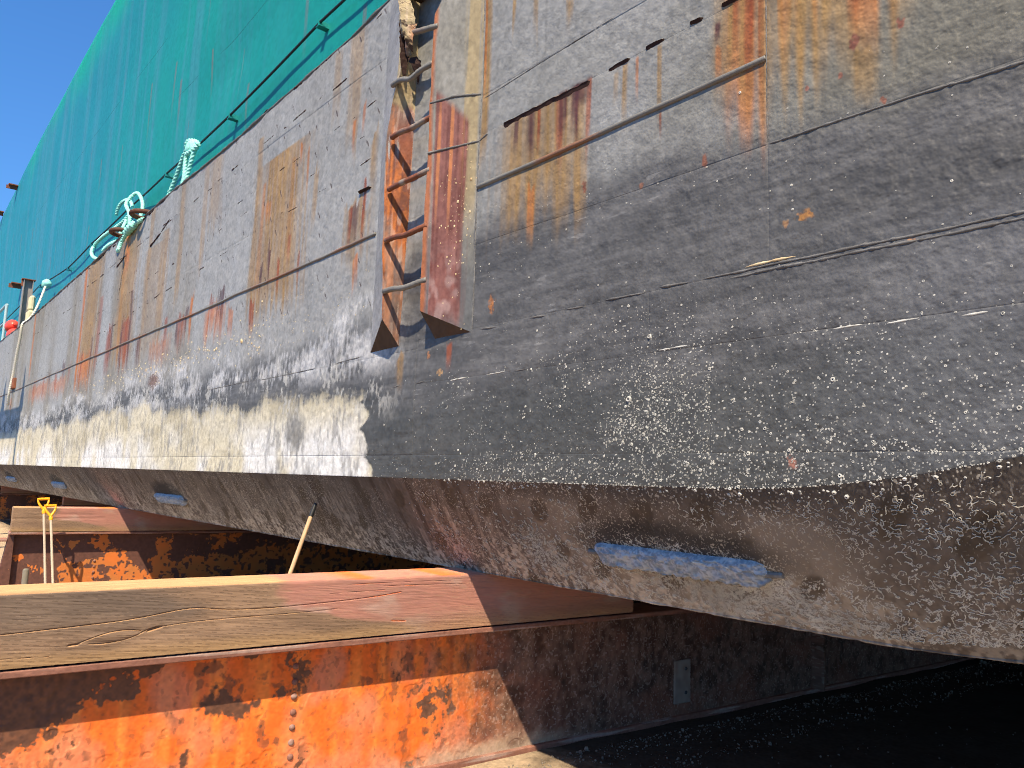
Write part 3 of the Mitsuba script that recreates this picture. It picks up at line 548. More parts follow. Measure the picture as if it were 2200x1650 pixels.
# teal upper wall, standing back from the deck edge; its top leans back a little as a rolled coaming
def ztop(x): return np.interp(x, [-40, -31.7, -26.7, -22.5, -19.3, -16.8, 3], [8.0, 8.72, 9.17, 9.4, 9.5, 9.55, 9.6])
xw = np.unique(np.r_[np.linspace(-36, 0.5, 300)])
tw = np.linspace(0, 1, 90)
Xw, Tw = np.meshgrid(xw, tw, indexing="ij")
Zw = 2.95 + (ztop(Xw) - 2.95) * Tw
dent = 0.05 * (f3(Xw, Zw, 0.55, 2, 41) - 0.5) + 0.02 * (f3(Xw * 1.6, Zw * 0.8, 1.0, 2, 43) - 0.5) 
for cx_, cz_, ax, az, dd in ((-7.9, 3.6, 0.9, 0.35, 0.09), (-11.9, 3.75, 0.8, 0.4, 0.07), (-9.2, 5.0, 1.2, 0.5, 0.04)):
    dent = dent + dd * np.exp(-(((Xw - cx_) / ax) ** 2 + ((Zw - cz_) / az) ** 2))
roll = 0.10 * np.clip((Tw - 0.965) / 0.035, 0, 1) ** 2
wall = obj("bulwark_wall", grid(np.stack([Xw, 3.0 + dent * np.clip(Tw * 20, 0, 1) * np.clip((1 - Tw) * 20, 0, 1) + roll, Zw], -1)), "teal_paint", barge, smooth=True)
obj("coaming_top", grid(np.stack([np.repeat(xw[:, None], 2, 1), np.repeat(np.array([[3.1, 3.3]]), len(xw), 0), np.repeat(ztop(xw)[:, None], 2, 1)], -1)), "teal_paint", wall)
obj("inner_face", grid(np.stack([np.repeat(xw[:, None], 2, 1), np.full((len(xw), 2), 3.3), np.stack([ztop(xw), 0 * xw + 2.95], 1)], -1)), "teal_paint", wall)

# cable brackets welded to the wall
def bracket(x, z):
    return join([box(x - 0.035, x + 0.035, 2.9, 3.02, z - 0.032, z - 0.022), box(x - 0.005, x + 0.005, 2.905, 3.02, z - 0.022, z + 0.04)])
for x, z in ((-21.2, 4.28), (-17.85, 4.06), (-15.79, 4.13), (-13.2, 4.15), (-11.22, 4.15), (-8.78, 4.15), (-6.49, 4.26)):
    obj("cable_bracket", bracket(x, z), "teal_paint", wall)
for x, z in ((-28.35, 8.82), (-31.3, 8.7), (-24.9, 5.0)):
    obj("wall_lug", join([box(x - 0.12, x + 0.12, 2.75, 3.0, z - 0.03, z), box(x - 0.02, x + 0.02, 2.7, 2.99, z - 0.14, z - 0.03)]), "rust_steel", wall)

# guard rods (half rounds welded along the side)
for xa, xb in ((-36, -4.25), (-3.18, -1.457)):
    t = np.linspace(0, 1, int((xb - xa) / 0.05) + 2)
    xx = xa + (xb - xa) * t
    zz = np.where(xx < -4, 1.55, 1.565 + 0.01 * (xx + 3.18)) + 0.012 * (f3(xx, 0 * xx, 1.2, 2, 51) - 0.5)
    obj("guard_rod", tube(np.stack([xx, hull_y(xx, zz) - 0.003, zz], 1), (0.0105 if xa < -10 else 0.0125) * (0.9 + 0.2 * f3(xx, 0 * xx, 8, 2, 53)), 10), "guard_steel", barge, smooth=True)

# weld beads and lap lips
def bead(xa, za, xb, zb, r=0.006, m="weld_bead", off=0.0, seed=0):
    n = max(6, int(math.hypot(xb - xa, zb - za) / 0.012))
    t = np.linspace(0, 1, n)
    x, z = xa + (xb - xa) * t, za + (zb - za) * t
    z = z + 0.004 * (f3(x + z, 0 * x + seed, 9, 2, 60) - 0.5)
    rr = 0.56 * r * (0.25 + 1.5 * f3(x, z, 85, 2, 61 + seed) * (0.5 + f3(x, z, 9, 2, 66 + seed))) * np.minimum(1, np.minimum(t, 1 - t) * n * 0.3 + 0.15)
    obj("weld_seam", tube(np.stack([x, hull_y(x, z) - off, z], 1), rr, 7), m, barge, smooth=True)
for xa, xb, z in ((-3.36, -3.2, .53), (-3.05, -2.9, .535), (-2.83, -2.74, .535), (-1.95, -1.8, .54), (-1.22, -1.12, .53), (-1.05, -0.95, .528), (-0.85, -0.75, .52)):
    bead(xa, z, xb, z + 0.004, 0.006, "shell_white" if rng.random() < 0.55 else "weld_bead")
for xa, xb, z in ((-3.12, -2.98, .78), (-2.74, -2.62, .785), (-2.5, -2.36, .79), (-2.25, -2.02, .795), (-1.95, -1.8, .8), (-1.74, -0.5, .795), (-1.62, -0.6, .777)):
    bead(xa, z, xb, z - 0.005, 0.008)
bead(-1.55, .806, -1.35, .806, 0.008, "shell_cream")
bead(-1.45, 1.247, -0.3, 1.225, 0.009)
bead(-1.455, 1.25, -1.455, 2.4, 0.004)
bead(-3.17, 2.07, -2.2, 2.1, 0.005)
for xa, xb, z in ((-7.2, -6.2, 0.74), (-6.0, -5.0, 0.735), (-4.7, -4.35, 0.75), (-4.0, -3.85, .53), (-3.7, -3.6, .535)):
    bead(xa, z, xb, z + 0.012, 0.006)
def dashes(xa, xb, z0, z1, gap, dl, m="torn_edge", r=0.012, seed=1):
    q = random.Random(seed)
    x = xa
    while x < xb:
        L = dl * q.uniform(0.4, 1.5)
        if q.random() < 0.72:
            z = z0 + (z1 - z0) * (x - xa) / (xb - xa) + q.uniform(-0.012, 0.012)
            bead(x, z, min(x + L, xb), z + q.uniform(-0.01, 0.02), r * q.uniform(0.5, 1.1), m, off=-0.002, seed=q.randint(0, 99))
        x += L + gap * q.uniform(0.5, 1.6)
dashes(-21.5, -13.2, 2.50, 2.56, 0.14, 0.22, seed=2)
dashes(-13.0, -4.3, 2.72, 2.84, 0.14, 0.24, r=0.013, seed=3)
dashes(-13.0, -6.5, 1.80, 2.05, 0.12, 0.18, r=0.013, seed=4)
dashes(-12.5, -6.5, 2.16, 2.28, 0.14, 0.15, r=0.011, seed=14)
dashes(-6.4, -4.3, 2.06, 2.09, 0.08, 0.14, r=0.008, seed=5)
dashes(-17.4, -13.2, 1.55, 1.72, 0.16, 0.14, r=0.009, seed=6)
dashes(-7.4, -4.3, 2.42, 2.5, 0.12, 0.14, r=0.008, seed=7)
dashes(-5.9, -4.3, 2.24, 2.3, 0.14, 0.1, r=0.006, seed=17)
dashes(-20, -13, 2.93, 3.01, 0.2, 0.18, r=0.016, seed=8)
dashes(-13, -9, 3.01, 3.09, 0.14, 0.22, r=0.02, seed=18)
dashes(-9, -4.3, 3.08, 3.12, 0.12, 0.24, r=0.016, seed=19)
bead(-9.6, 2.62, -9.2, 2.70, 0.022, "torn_edge"); bead(-9.2, 2.71, -8.9, 2.80, 0.016, "torn_edge"); bead(-11.2, 2.68, -10.75, 2.76, 0.018, "torn_edge"); bead(-10.95, 2.25, -10.72, 2.8, 0.009, "torn_edge")

def lip(xa, xb, z, depth=0.014, h=0.09, gap=0.016):
    gap = gap * (0.55 if xb - xa < 0.3 else 1.0)
    """torn lower edge of a doubler plate that stands off the hull, with the rusted gap under it"""
    xx = np.linspace(xa, xb, max(8, int((xb - xa) / 0.008)))
    tap = np.clip(np.minimum(xx - xa, xb - xx) / 0.012, 0, 1) ** 0.6
    zz = z + 0.010 * (f3(xx, 0 * xx, 16, 3, 71) - 0.5)
    d = depth * (0.6 + 0.8 * f3(xx, 0 * xx, 16, 2, 73)) * tap
    a = np.stack([xx, hull_y(xx, zz) + 0.001, zz + 0.008 * tap], 1)
    b = np.stack([xx, hull_y(xx, zz) - d * 0.7 - 0.001, zz], 1)
    c = np.stack([xx, hull_y(xx, zz) - d * 0.5, zz - 0.004], 1)
    e = np.stack([xx, hull_y(xx, zz) - 0.0015, zz - 0.005 - gap * tap * (0.4 + 1.0 * f3(xx, 0 * xx, 30, 2, 75))], 1)
    obj("plate_lip", grid(np.stack([a, b], 1)[:, ::-1]), "hull_paint", barge, smooth=True)
    obj("rusted_gap", grid(np.stack([b, c, e], 1)[:, ::-1]), "torn_edge", barge)
for xa, xb, z in ((-2.985, -2.36, 1.853), (-2.25, -2.12, 1.86), (-2.03, -1.93, 1.866), (-1.8, -1.735, 1.872), (-1.65, -1.53, 1.88)):
    lip(xa, xb, z)
lip(-4.52, -4.36, 1.9, 0.03, 0.06)

# ladder boxes (fender wedges) either side of the rungs
def wedge(x_in, sgn, z_lo, z_hi, name, dep=0.113):
    """x_in: ladder side; sgn +1: slopes away to the right; depth 0.113 at the ladder side, flush after 0.34"""
    n = 70
    zs = np.linspace(0, 1, n)
    us = np.linspace(0, 1, 16)
    Zt, Ut = np.meshgrid(zs, us, indexing="ij")
    lo = z_lo + 0.0 - 0.15 * Ut            # the lower rim runs down to the hull
    hi = z_hi + (0.6 * Ut if sgn > 0 else 0.0)
    Z = lo + (hi - lo) * Zt
    wav = (0.020 * (f3(0 * Z + 3 * x_in, Z, 2.2, 2, 81) - 0.5) + 0.006 * (f3(Ut, Z, 9, 2, 83) - 0.5))
    X = x_in + sgn * 0.34 * Ut + wav * (1 - Ut)
    Y = 2.4 - dep * (1 - Ut) + wav * (1 - Ut) - 0.001
    # knocks of many dockings: the left box's edge and foot wander
    edge = (lambda q: 0 * q) if sgn > 0 else (lambda q: np.interp(q, [0.9, 1.2, 1.6, 2.05, 2.25, 2.46, 3.1], [0, -0.02, -0.04, -0.062, -0.03, 0.045, 0.06]))
    foot = (lambda q: 0 * q) if sgn > 0 else (lambda q: np.interp(q, [0.8, 1.3, 2.1, 3.1], [0, 0.025, 0.04, 0.03]))
    X = X + edge(Z) * (1 - Ut)
    front = np.stack([X, Y, Z], -1)
    # cheek facing the ladder
    Vt = us[None].repeat(n, 0)
    lo2 = z_lo - 0.15 * Vt
    Z2 = lo2 + (z_hi - lo2) * Zt
    wav2 = (0.020 * (f3(0 * Z2 + 3 * x_in, Z2, 2.2, 2, 81) - 0.5)) + 0.012 * (f3(Vt, Z2, 6, 2, 85) - 0.5)
    X2 = x_in + np.where(Vt > 0, wav2 * (1 - Vt) + edge(Z2) * (1 - Vt) + foot(Z2) * Vt, X[:, :1] - x_in)
    Y2 = 2.4 - dep * (1 - Vt) + np.where(Vt > 0, 0, Y[:, :1] - 2.4 + dep)
    cheek = np.stack([X2, Y2, Z2], -1)
    # sloping bottom closing plate
    P, Q, R_ = front[0, 0], front[0, -1], cheek[0, -1]
    bot = np.stack([front[0], np.linspace(P, R_, 16) * 0.5 + front[0] * 0.5, cheek[0]], 0)
    bot = np.stack([front[0] * (1 - k) + cheek[0] * k for k in np.linspace(0, 1, 6)], 0)
    if sgn > 0:
        front, bot = front[:, ::-1], bot[:, ::-1]
    else:
        cheek = cheek[:, ::-1]
    w = obj(name, grid(front[:, ::-1] if False else front), "wedge_paint", barge, smooth=True)
    obj("cheek_plate", grid(cheek), "wedge_paint", w, smooth=True)
    obj("bottom_cap", grid(bot), "wedge_paint", w)
    return w, sgn
wr, _ = wedge(-3.521, +1, 0.919, 2.68, "ladder_fender")
wl, _ = wedge(-3.905, -1, 0.925, 3.10, "ladder_fender", 0.128)
bead(-3.186, 0.775, -3.19, 2.9, 0.008)
bead(-3.92, 0.775, -3.915, 2.3, 0.008)
bead(-3.70, 2.17, -3.2, 2.05, 0.006, off=0.06) if False else None
def wedge_bead(pts, r=0.006):
    c = np.array(pts, float)
    t = np.linspace(0, 1, 46)
    P = np.stack([np.interp(t, np.linspace(0, 1, len(c)), c[:, k]) for k in range(3)], 1)
    rr = r * (0.5 + 1.0 * f3(P[:, 0], P[:, 2], 70, 2, 91))
    obj("weld_seam", tube(P, rr, 7), "weld_bead", wr, smooth=True)
wedge_bead([(-3.52, 2.285, 2.13), (-3.36, 2.338, 2.13), (-3.19, 2.397, 2.1)], 0.007)
wedge_bead([(-3.52, 2.285, 1.83), (-3.36, 2.338, 1.83), (-3.19, 2.397, 1.83), (-3.12, 2.4, 1.85)], 0.006)
# crumpled and torn head of the left fender: a dark sheet standing for the unlit hole, and curled plate around it
def curl(path, across, seed, n=40, m=9):
    c = spline(path, n); w = spline(across, n)
    v = np.linspace(-1, 1, m)
    P = c[:, None] + v[None, :, None] * w[:, None]
    nz = meshkit.fbm(P * 30, 3, seed)[..., None] - 0.5
    rag = 1 + 0.5 * (meshkit.fbm(P[:, [0]] * 60, 2, seed + 1)[..., None] - 0.5)
    return grid(c[:, None] + v[None, :, None] * w[:, None] * rag + nz * [0.02, -0.012, 0.01])
obj("dark_hole_sheet", curl([(-3.845, 2.300, 2.42), (-3.845, 2.29, 2.55), (-3.838, 2.29, 2.68), (-3.832, 2.29, 2.80), (-3.83, 2.30, 2.90)], [(0, 0.004, 0), (0.006, 0.03, 0), (0.01, 0.035, 0), (0.012, 0.045, 0), (0, 0.02, 0)], 5), "torn_edge", wl)
obj("curled_flap", curl([(-3.845, 2.262, 2.96), (-3.80, 2.235, 2.90), (-3.765, 2.24, 2.80), (-3.76, 2.26, 2.68), (-3.775, 2.28, 2.60)], [(0.03, 0.02, 0), (0.022, 0.02, 0.0), (0.026, 0.03, 0.0), (0.034, 0.03, 0.0), (0.012, 0.01, 0)], 9), "wedge_paint", wl, smooth=True)
obj("curled_flap", curl([(-3.72, 2.27, 2.70), (-3.70, 2.24, 2.66), (-3.705, 2.23, 2.60), (-3.725, 2.25, 2.55), (-3.75, 2.28, 2.55)], [(0.004, 0.02, 0.01), (0.012, 0.024, 0.0), (0.014, 0.02, -0.01), (0.012, 0.02, -0.02), (0.0, 0.02, -0.01)], 13), "wedge_paint", wl, smooth=True)
obj("curled_flap", curl([(-3.835, 2.25, 2.84), (-3.815, 2.24, 2.78), (-3.81, 2.245, 2.71), (-3.83, 2.26, 2.66)], [(0.004, 0.002, 0), (0.016, 0.012, 0), (0.012, 0.01, 0), (0.003, 0.002, 0)], 17), "weld_bead", wl, smooth=True)
obj("curled_flap", curl([(-3.77, 2.30, 2.52), (-3.74, 2.31, 2.47), (-3.745, 2.33, 2.42), (-3.77, 2.35, 2.37)], [(0.03, 0.01, 0), (0.03, 0.02, 0), (0.016, 0.012, 0), (0.002, 0.002, 0)], 21), "torn_edge", wl)
obj("added_shade_plate", box(-3.86, -3.30, 2.23, 2.40, 2.955, 2.975, 0.003), "wedge_paint", wr)  # added plate above the view, there to shade the ladder recess

# rungs, bent by use
RUNG_PTS = [((-3.921, 2.403), (-3.73, 2.357), (-3.584, 2.38), 'guard_steel'), ((-3.892, 2.056), (-3.71, 2.036), (-3.57, 2.046), 'rung_steel'), ((-3.896, 1.725), (-3.708, 1.719), (-3.561, 1.727), 'rung_steel'), ((-3.895, 1.406), (-3.705, 1.389), (-3.556, 1.4), 'rung_steel'), ((-3.884, 1.092), (-3.692, 1.075), (-3.543, 1.085), 'guard_steel')]
RUNGS = [([(-3.80, 2.30, 2.545), (-3.775, 2.268, 2.60), (-3.737, 2.262, 2.635), (-3.65, 2.262, 2.62), (-3.56, 2.275, 2.603), (-3.50, 2.30, 2.60)], "guard_steel")]
for (lx, lz), (mx, mz), (rx, rz), m in RUNG_PTS:
    RUNGS.append(([(lx - 0.03, 2.282, lz + 0.002), (lx, 2.278, lz), (lx + 0.1, 2.274, lz * 0.72 + mz * 0.28), (mx, 2.272, mz), (rx - 0.08, 2.276, rz * 0.75 + mz * 0.25 - 0.006), (rx - 0.03, 2.282, rz - 0.003), (rx + 0.05, 2.30, rz + 0.008)], m))
for q, m in RUNGS:
    obj("ladder_rung", tube(spline(q, 40), 0.0165 * (0.92 + 0.16 * nrg.random(40)), 12), m, barge, smooth=True)

# zinc anodes on the bilge
def bilge_pt(x, s, h=0.0):
    zc0, zb0 = float(zchine(x)), float(zbot(x))
    d = np.array([0, 0.41, zb0 - zc0]); L = np.linalg.norm(d)
    nn = np.array([0, d[2], -d[1]]) / L
    bl = 0.012 * min(max((x + 2.6) / 1.6, 0), 1)
    pw = s / L
    y = 2.4 + 0.41 * pw ** (1 + 0.12 * min(max((x + 2.4) / 1.6, 0), 1)) - bl * math.sin(math.pi * pw) * 0.6
    z = zc0 + (zb0 - zc0) * pw - bl * math.sin(math.pi * pw) * 0.4
    return np.array([x, y, z]) + nn * h
def anode(x0, x1, s0=0.385):
    n, m = int((x1 - x0) / 0.008), 26
    P = np.zeros((n, m, 3))
    for i in range(n):
        t = i / (n - 1)
        e = min(1, (min(t, 1 - t) * (x1 - x0) / 0.05 + 0.02)) ** 0.5
        for j in range(m):
            a = math.pi * j / (m - 1)
            w_, h_ = 0.057 * (0.55 + 0.45 * e), 0.042 * e
            cw = math.copysign(abs(math.cos(a)) ** 0.6, math.cos(a)); ch = abs(math.sin(a)) ** 0.4
            P[i, j] = bilge_pt(x0 + (x1 - x0) * t, s0 - w_ * cw, max(0, h_ * ch) - 0.004)
    nz = meshkit.fbm(P * np.array([60, 80, 80]), 4, 17) - 0.5
    P += nz[..., None] * np.array([0.018, -0.040, -0.02])
    k = obj("anode", grid(P), "zinc_crust", barge, smooth=True)
    obj("strap", tube([bilge_pt(x0 - 0.05, s0, 0.006), bilge_pt(x0 + 0.03, s0, 0.008)], 0.012, 8), "weld_bead", k)
    obj("strap", tube([bilge_pt(x1 - 0.03, s0, 0.008), bilge_pt(x1 + 0.06, s0, 0.004)], 0.012, 8), "weld_bead", k)
for a in ((-2.48, -1.6), (-9.25, -8.3), (-15.25, -14.25), (-20.5, -19.35)):
    anode(*a)

# barnacles on the dark side plating: little craters, far too many to tell apart
def barn_mesh(P, Nrm, R, sides=7):
    n = len(P)
    a = np.cross(Nrm, [0.3, 0.1, 0.95]); a /= np.linalg.norm(a, axis=1, keepdims=True); b = np.cross(Nrm, a)
    ang = np.arange(sides) * 2 * np.pi / sides
    rings = []
    for rr, hh in ((1.0, -0.15), (0.62, 0.5), (0.3, 0.42)):
        jit = 1 + 0.3 * (nrg.random((n, sides)) - 0.5)
        rings.append(P[:, None] + R[:, None, None] * rr * jit[..., None] * (np.cos(ang)[None, :, None] * a[:, None] + np.sin(ang)[None, :, None] * b[:, None]) + Nrm[:, None] * (R * hh)[:, None, None])
    V = np.concatenate(rings, 1)
    f = []
    for k in range(2):
        for j in range(sides):
            j2 = (j + 1) % sides
            f += [[k * sides + j, k * sides + j2, (k + 1) * sides + j2], [k * sides + j, (k + 1) * sides + j2, (k + 1) * sides + j]]
    f = np.array(f)
    F = (f[None] + (np.arange(n) * 3 * sides)[:, None, None]).reshape(-1, 3)
    return V.reshape(-1, 3), F
def side_barnacles(n, cream=False):
    x = np.r_[nrg.uniform(-4.4, -0.3, n * 5), nrg.normal(-1.9, 0.75, n * 2)]; z = nrg.uniform(0, 0.8, n * 7) ** 1.3
    z = z + zchine(x)
    cl = f3(x, z, 2.1, 3, 101) + 0.35 * (f3(x, z, 9, 2, 103) - 0.5)
    dens = np.clip((cl - 0.34) * 1.8, 0.05, 0.6) * np.clip(1.15 - z / 0.55 + 0.3 * np.exp(-((x + 1.9) / 0.8) ** 2), 0.03, 1)
    dens = np.maximum(dens, 0.75 * np.clip((x + 1.1) * 4, 0, 1) * np.exp(-((z - zchine(x) - 0.17) / 0.12) ** 2))
    dens = np.maximum(dens, 0.5 * np.exp(-((z - 0.15) / 0.12) ** 2) * np.clip((x + 3.2) / 0.8, 0, 1) * np.clip((cl - 0.3) * 4, 0, 1))
    dens *= np.clip((x + 4.0) / 1.2, 0.10, 1)
    dens = np.where((z - zchine(x)) < 0.12, np.maximum(dens, 0.55 * np.clip((x + 3.6) / 0.6, 0.1, 1)), dens)
    k = (nrg.random(n * 7) < dens * 0.85) & (x < -0.3)
    x, z = x[k], z[k]; k = nrg.permutation(len(x))[:n]
    return x[k], z[k]
x, z = side_barnacles(12500)
R = np.exp(nrg.normal(np.log(0.0021), 0.42, len(x)))
big = nrg.random(len(x)) < 0.01; R[big] *= 2.0
nb = np.tile([0, -1.0, 0], (len(x), 1))
obj("barnacles", barn_mesh(np.stack([x, hull_y(x, z), z], 1), nb, R), "shell_white", barge, smooth=False, stuff=True)
# strays higher up and along the old waterline, cream coloured
n = 900
x = np.concatenate([nrg.uniform(-3.2, -0.3, 260), nrg.normal(-8, 2.8, 420), nrg.uniform(-6.3, -4.3, 160)])
z = np.concatenate([nrg.uniform(0.4, 1.5, 260), 1.12 + nrg.normal(0, 0.07, 420) + 0.0 * 420, nrg.uniform(0.95, 1.4, 160)])
k = (x < -4.3) | (x > -3.2); x, z = x[k], z[k]
R = np.exp(nrg.normal(np.log(0.0026), 0.4, len(x))) * np.where(x < -6, 2.2, 1)
for side, m in ((x < -4, "shell_cream"), (x > -4, "shell_white")):
    obj("barnacles", barn_mesh(np.stack([x, hull_y(x, z), z], 1)[side], np.tile([0, -1.0, 0], (int(side.sum()), 1)), R[side]), m, barge, stuff=True)
# on the right fender
n = 150
u = np.clip(nrg.normal(0.6, 0.2, n), 0.05, 0.98); z = nrg.normal(1.38, 0.22, n)
obj("barnacles", barn_mesh(np.stack([-3.521 + 0.34 * u, 2.287 + 0.113 * u, z], 1), np.tile([-0.315, -0.949, 0], (n, 1)), np.exp(nrg.normal(np.log(0.0038), 0.45, n))), "shell_cream", wr, stuff=True)
# bilge: chine row of round shells and calcareous worm tubes
x = nrg.uniform(-3.4, -0.35, 170); s = np.abs(nrg.normal(0, 0.025, 170)) + 0.004
P = np.array([bilge_pt(a, b, 0.0) for a, b in zip(x, s)])
nbil = np.array([0, -0.785, -0.62])
obj("barnacles", barn_mesh(P, np.tile(nbil, (len(x), 1)), np.exp(nrg.normal(np.log(0.004), 0.35, len(x)))), "shell_white", barge, stuff=True)
def worms(n):
    out = []
    q = np.random.default_rng(23)
    while len(out) < n:
        x = q.uniform(-3.9, -0.3); s = q.uniform(0.04, 0.66) 
        cl = float(f3(np.array([x]), np.array([s]), 2.4, 2, 111)[0])
        d = np.clip((x + 3.9) / 2.0, 0.05, 1) * np.clip((s - 0.03) / 0.42, 0.12, 1) ** 1.2 * np.clip((cl - 0.30) * 2.4, 0.2, 1)
        if q.random() > d: continue
        L = int(q.integers(4, 11)); ang = q.uniform(0, 6.28); curl = q.normal(0, 0.55)
        pts = []
        px, ps = x, s
        st = q.uniform(0.0026, 0.0056)
        for _ in range(L):
            if not 0.01 < ps < 0.655: break
            pts.append(bilge_pt(px, ps, 0.0012))
            ang += curl + q.normal(0, 0.4)
            px += math.cos(ang) * st; ps += math.sin(ang) * st
        if len(pts) > 3:
            out.append(tube(np.array(pts), q.uniform(0.0009, 0.0016), 4, caps=False))
    return join(out)
obj("worm_tubes", worms(7000), "worm_white", barge, stuff=True)
# ragged lower rim of the bilge
xx = np.linspace(-12, 2, 1500)
obj("rim_growth", tube(np.stack([xx, 2.81 + 0 * xx, zbot(xx)], 1), 0.0045 * (0.2 + 1.6 * f3(xx, 0 * xx, 22, 3, 121)), 6), "bilge_fouling", barge, smooth=True, stuff=True)

# ring fairleads at the deck edge
for x in (-11.05, -10.05):
    t = np.linspace(0, 2 * np.pi, 40)
    obj("ring_fairlead", tube(np.stack([x + 0.16 * np.cos(t), 2.42 + 0.16 * np.sin(t), 3.13 + 0 * t], 1), 0.03, 10, caps=False), "ring_rust", barge, smooth=True)
obj("rust_pad", box(-19.5, -19.05, 2.35, 2.41, 1.6, 1.82, 0.01), "rust_steel", barge, label="square rusty steel pad low on the far hull side")

# H section post on the deck and pale pipe rail
post = thing("deck_post", "tall grey steel post with a flared cap standing at the barge deck edge", "post")
obj("column", join([box(-21.45, -21.25, 2.6, 2.615, 2.95, 4.4), box(-21.45, -21.25, 2.785, 2.8, 2.95, 4.4), box(-21.36, -21.34, 2.615, 2.785, 2.95, 4.4)]), "post_steel", post)
obj("cap_plate", join([box(-21.46, -21.24, 2.56, 2.84, 4.4, 4.42), box(-21.36, -21.34, 2.56, 2.6, 4.25, 4.4)]), "rust_steel", post)
rail = thing("pipe_rail", "pale blue pipe railing at the far left on the barge deck", "railing")
for x in (-23.4, -25.2, -27):
    obj("stanchion", tube([(x, 2.55, 2.96), (x, 2.55, 3.62), (x, 2.55, 4.1)], 0.035, 10), "pale_rail", rail, smooth=30)
obj("rail", tube([(-23.4, 2.55, 4.1), (-25, 2.55, 4.1), (-28, 2.55, 4.1)], 0.035, 10), "pale_rail", rail, smooth=30)
obj("rail", tube([(-23.4, 2.55, 3.62), (-25, 2.55, 3.62), (-28, 2.55, 3.62)], 0.03, 10), "pale_rail", rail, smooth=30)

# ================================================================ ropes and cable
cb = [(-36, 4.2), (-27.2, 4.22), (-21.2, 4.3), (-17.85, 4.08), (-15.79, 4.15), (-13.2, 4.17), (-11.22, 4.17), (-8.78, 4.17), (-6.49, 4.28), (-4.0, 4.3), (0.5, 4.4)]
cp = []
for (xa, za), (xb, zb) in zip(cb[:-1], cb[1:]):
    t = np.linspace(0, 1, 14)[:-1]
    cp += [(xa + (xb - xa) * k, 2.925, za + (zb - za) * k - 0.012 * 4 * k * (1 - k)) for k in t]
one("wire_rope", tube(np.array(cp), 0.013, 8), "wire_black", "black wire rope strung on brackets along the teal wall", "cable", smooth=True)

rA = thing("mooring_rope", "looped teal mooring rope draped over the cable beside two ring fairleads", "rope")
loops = [
    [(-12.84, 2.5, 3.15), (-13.43, 2.5, 3.39), (-13.57, 2.55, 3.53), (-13.1, 2.6, 3.62), (-12.41, 2.7, 3.71), (-12.29, 2.75, 3.82), (-12.5, 2.8, 4.02), (-13.09, 2.83, 4.24), (-13.23, 2.8, 4.21), (-13.35, 2.78, 4.05)],
    [(-11.41, 2.55, 3.33), (-11.84, 2.6, 3.73), (-12.26, 2.7, 4.0), (-12.28, 2.78, 4.12), (-12.05, 2.8, 4.03), (-11.63, 2.75, 3.77), (-11.07, 2.6, 3.4)],
    [(-10.74, 2.3, 2.79), (-10.8, 2.35, 2.96), (-10.63, 2.36, 3.03), (-10.32, 2.36, 3.06), (-10.01, 2.42, 3.09)],
    [(-12.11, 2.4, 3.11), (-11.77, 2.4, 3.12), (-11.3, 2.42, 3.08)],
    [(-11.89, 2.55, 3.33), (-12.31, 2.7, 3.66), (-12.52, 2.8, 3.91)],
]
for l in loops:
    obj("strand", rope_mesh(l, 0.024), "rope_teal", rA, smooth=True)
obj("splice", rope_mesh([(-10.62, 2.35, 3.03), (-10.45, 2.35, 3.045), (-10.3, 2.36, 3.06)], 0.045), "rope_teal", rA, smooth=True)
rB = thing("mooring_rope", "knotted teal mooring rope hanging from the cable, right of the looped one", "rope")
for l in ([(-9.85, 2.82, 4.08), (-10.02, 2.8, 4.03), (-10.2, 2.78, 3.8), (-10.32, 2.75, 3.6), (-10.4, 2.7, 3.3)],
          [(-9.80, 2.82, 4.08), (-9.93, 2.8, 3.95), (-9.86, 2.78, 3.7), (-9.84, 2.75, 3.5), (-9.83, 2.7, 3.2)],
          [(-9.66, 2.82, 4.05), (-9.66, 2.8, 3.91), (-9.72, 2.78, 3.7), (-9.74, 2.75, 3.5), (-9.8, 2.7, 3.2)],
          [(-9.95, 2.83, 4.0), (-9.85, 2.78, 4.14), (-9.72, 2.82, 4.12), (-9.58, 2.83, 4.02), (-9.7, 2.78, 3.96), (-9.85, 2.79, 3.98)]):
    obj("strand", rope_mesh(l, 0.026), "rope_teal", rB, smooth=True)
k = trimesh.creation.icosphere(3, 0.12)
kv = np.array(k.vertices) * (1 + 0.25 * (meshkit.fbm(np.array(k.vertices) * 14, 2, 3)[:, None] - 0.5)) * [1.1, 0.55, 0.8]
obj("knot", (kv + [-9.78, 2.81, 4.04], np.array(k.faces)), "rope_teal", rB, smooth=True)
line = thing("hanging_line", "thin pale line tied to the cable and hanging down the far grey hull side", "rope")
obj("line", rope_mesh([(-19.54, 2.82, 3.99), (-19.38, 2.75, 3.79), (-19.13, 2.6, 3.3), (-19.1, 2.48, 3.07), (-18.98, 2.385, 2.97), (-19.0, 2.37, 2.75), (-19.13, 2.36, 2.34), (-19.28, 2.35, 1.85), (-19.3, 2.33, 1.6), (-19.5, 2.36, 1.27)], 0.022), "rope_white", line, smooth=True)
k = trimesh.creation.icosphere(2, 0.10)
obj("knot", (np.array(k.vertices) * (1 + 0.4 * (meshkit.fbm(np.array(k.vertices) * 20, 2, 4)[:, None] - 0.5)) + [-19.54, 2.82, 4.02], np.array(k.faces)), "rope_teal", line, smooth=True)
one("fender_pad", join([box(-19.95, -19.65, 2.54, 2.68, 2.97, 3.4, 0.03), box(-19.88, -19.66, 2.55, 2.67, 3.4, 3.74, 0.04)]), "cream_pad", "cream padded fender block standing on the deck beside the grey post", "fender", smooth=30)
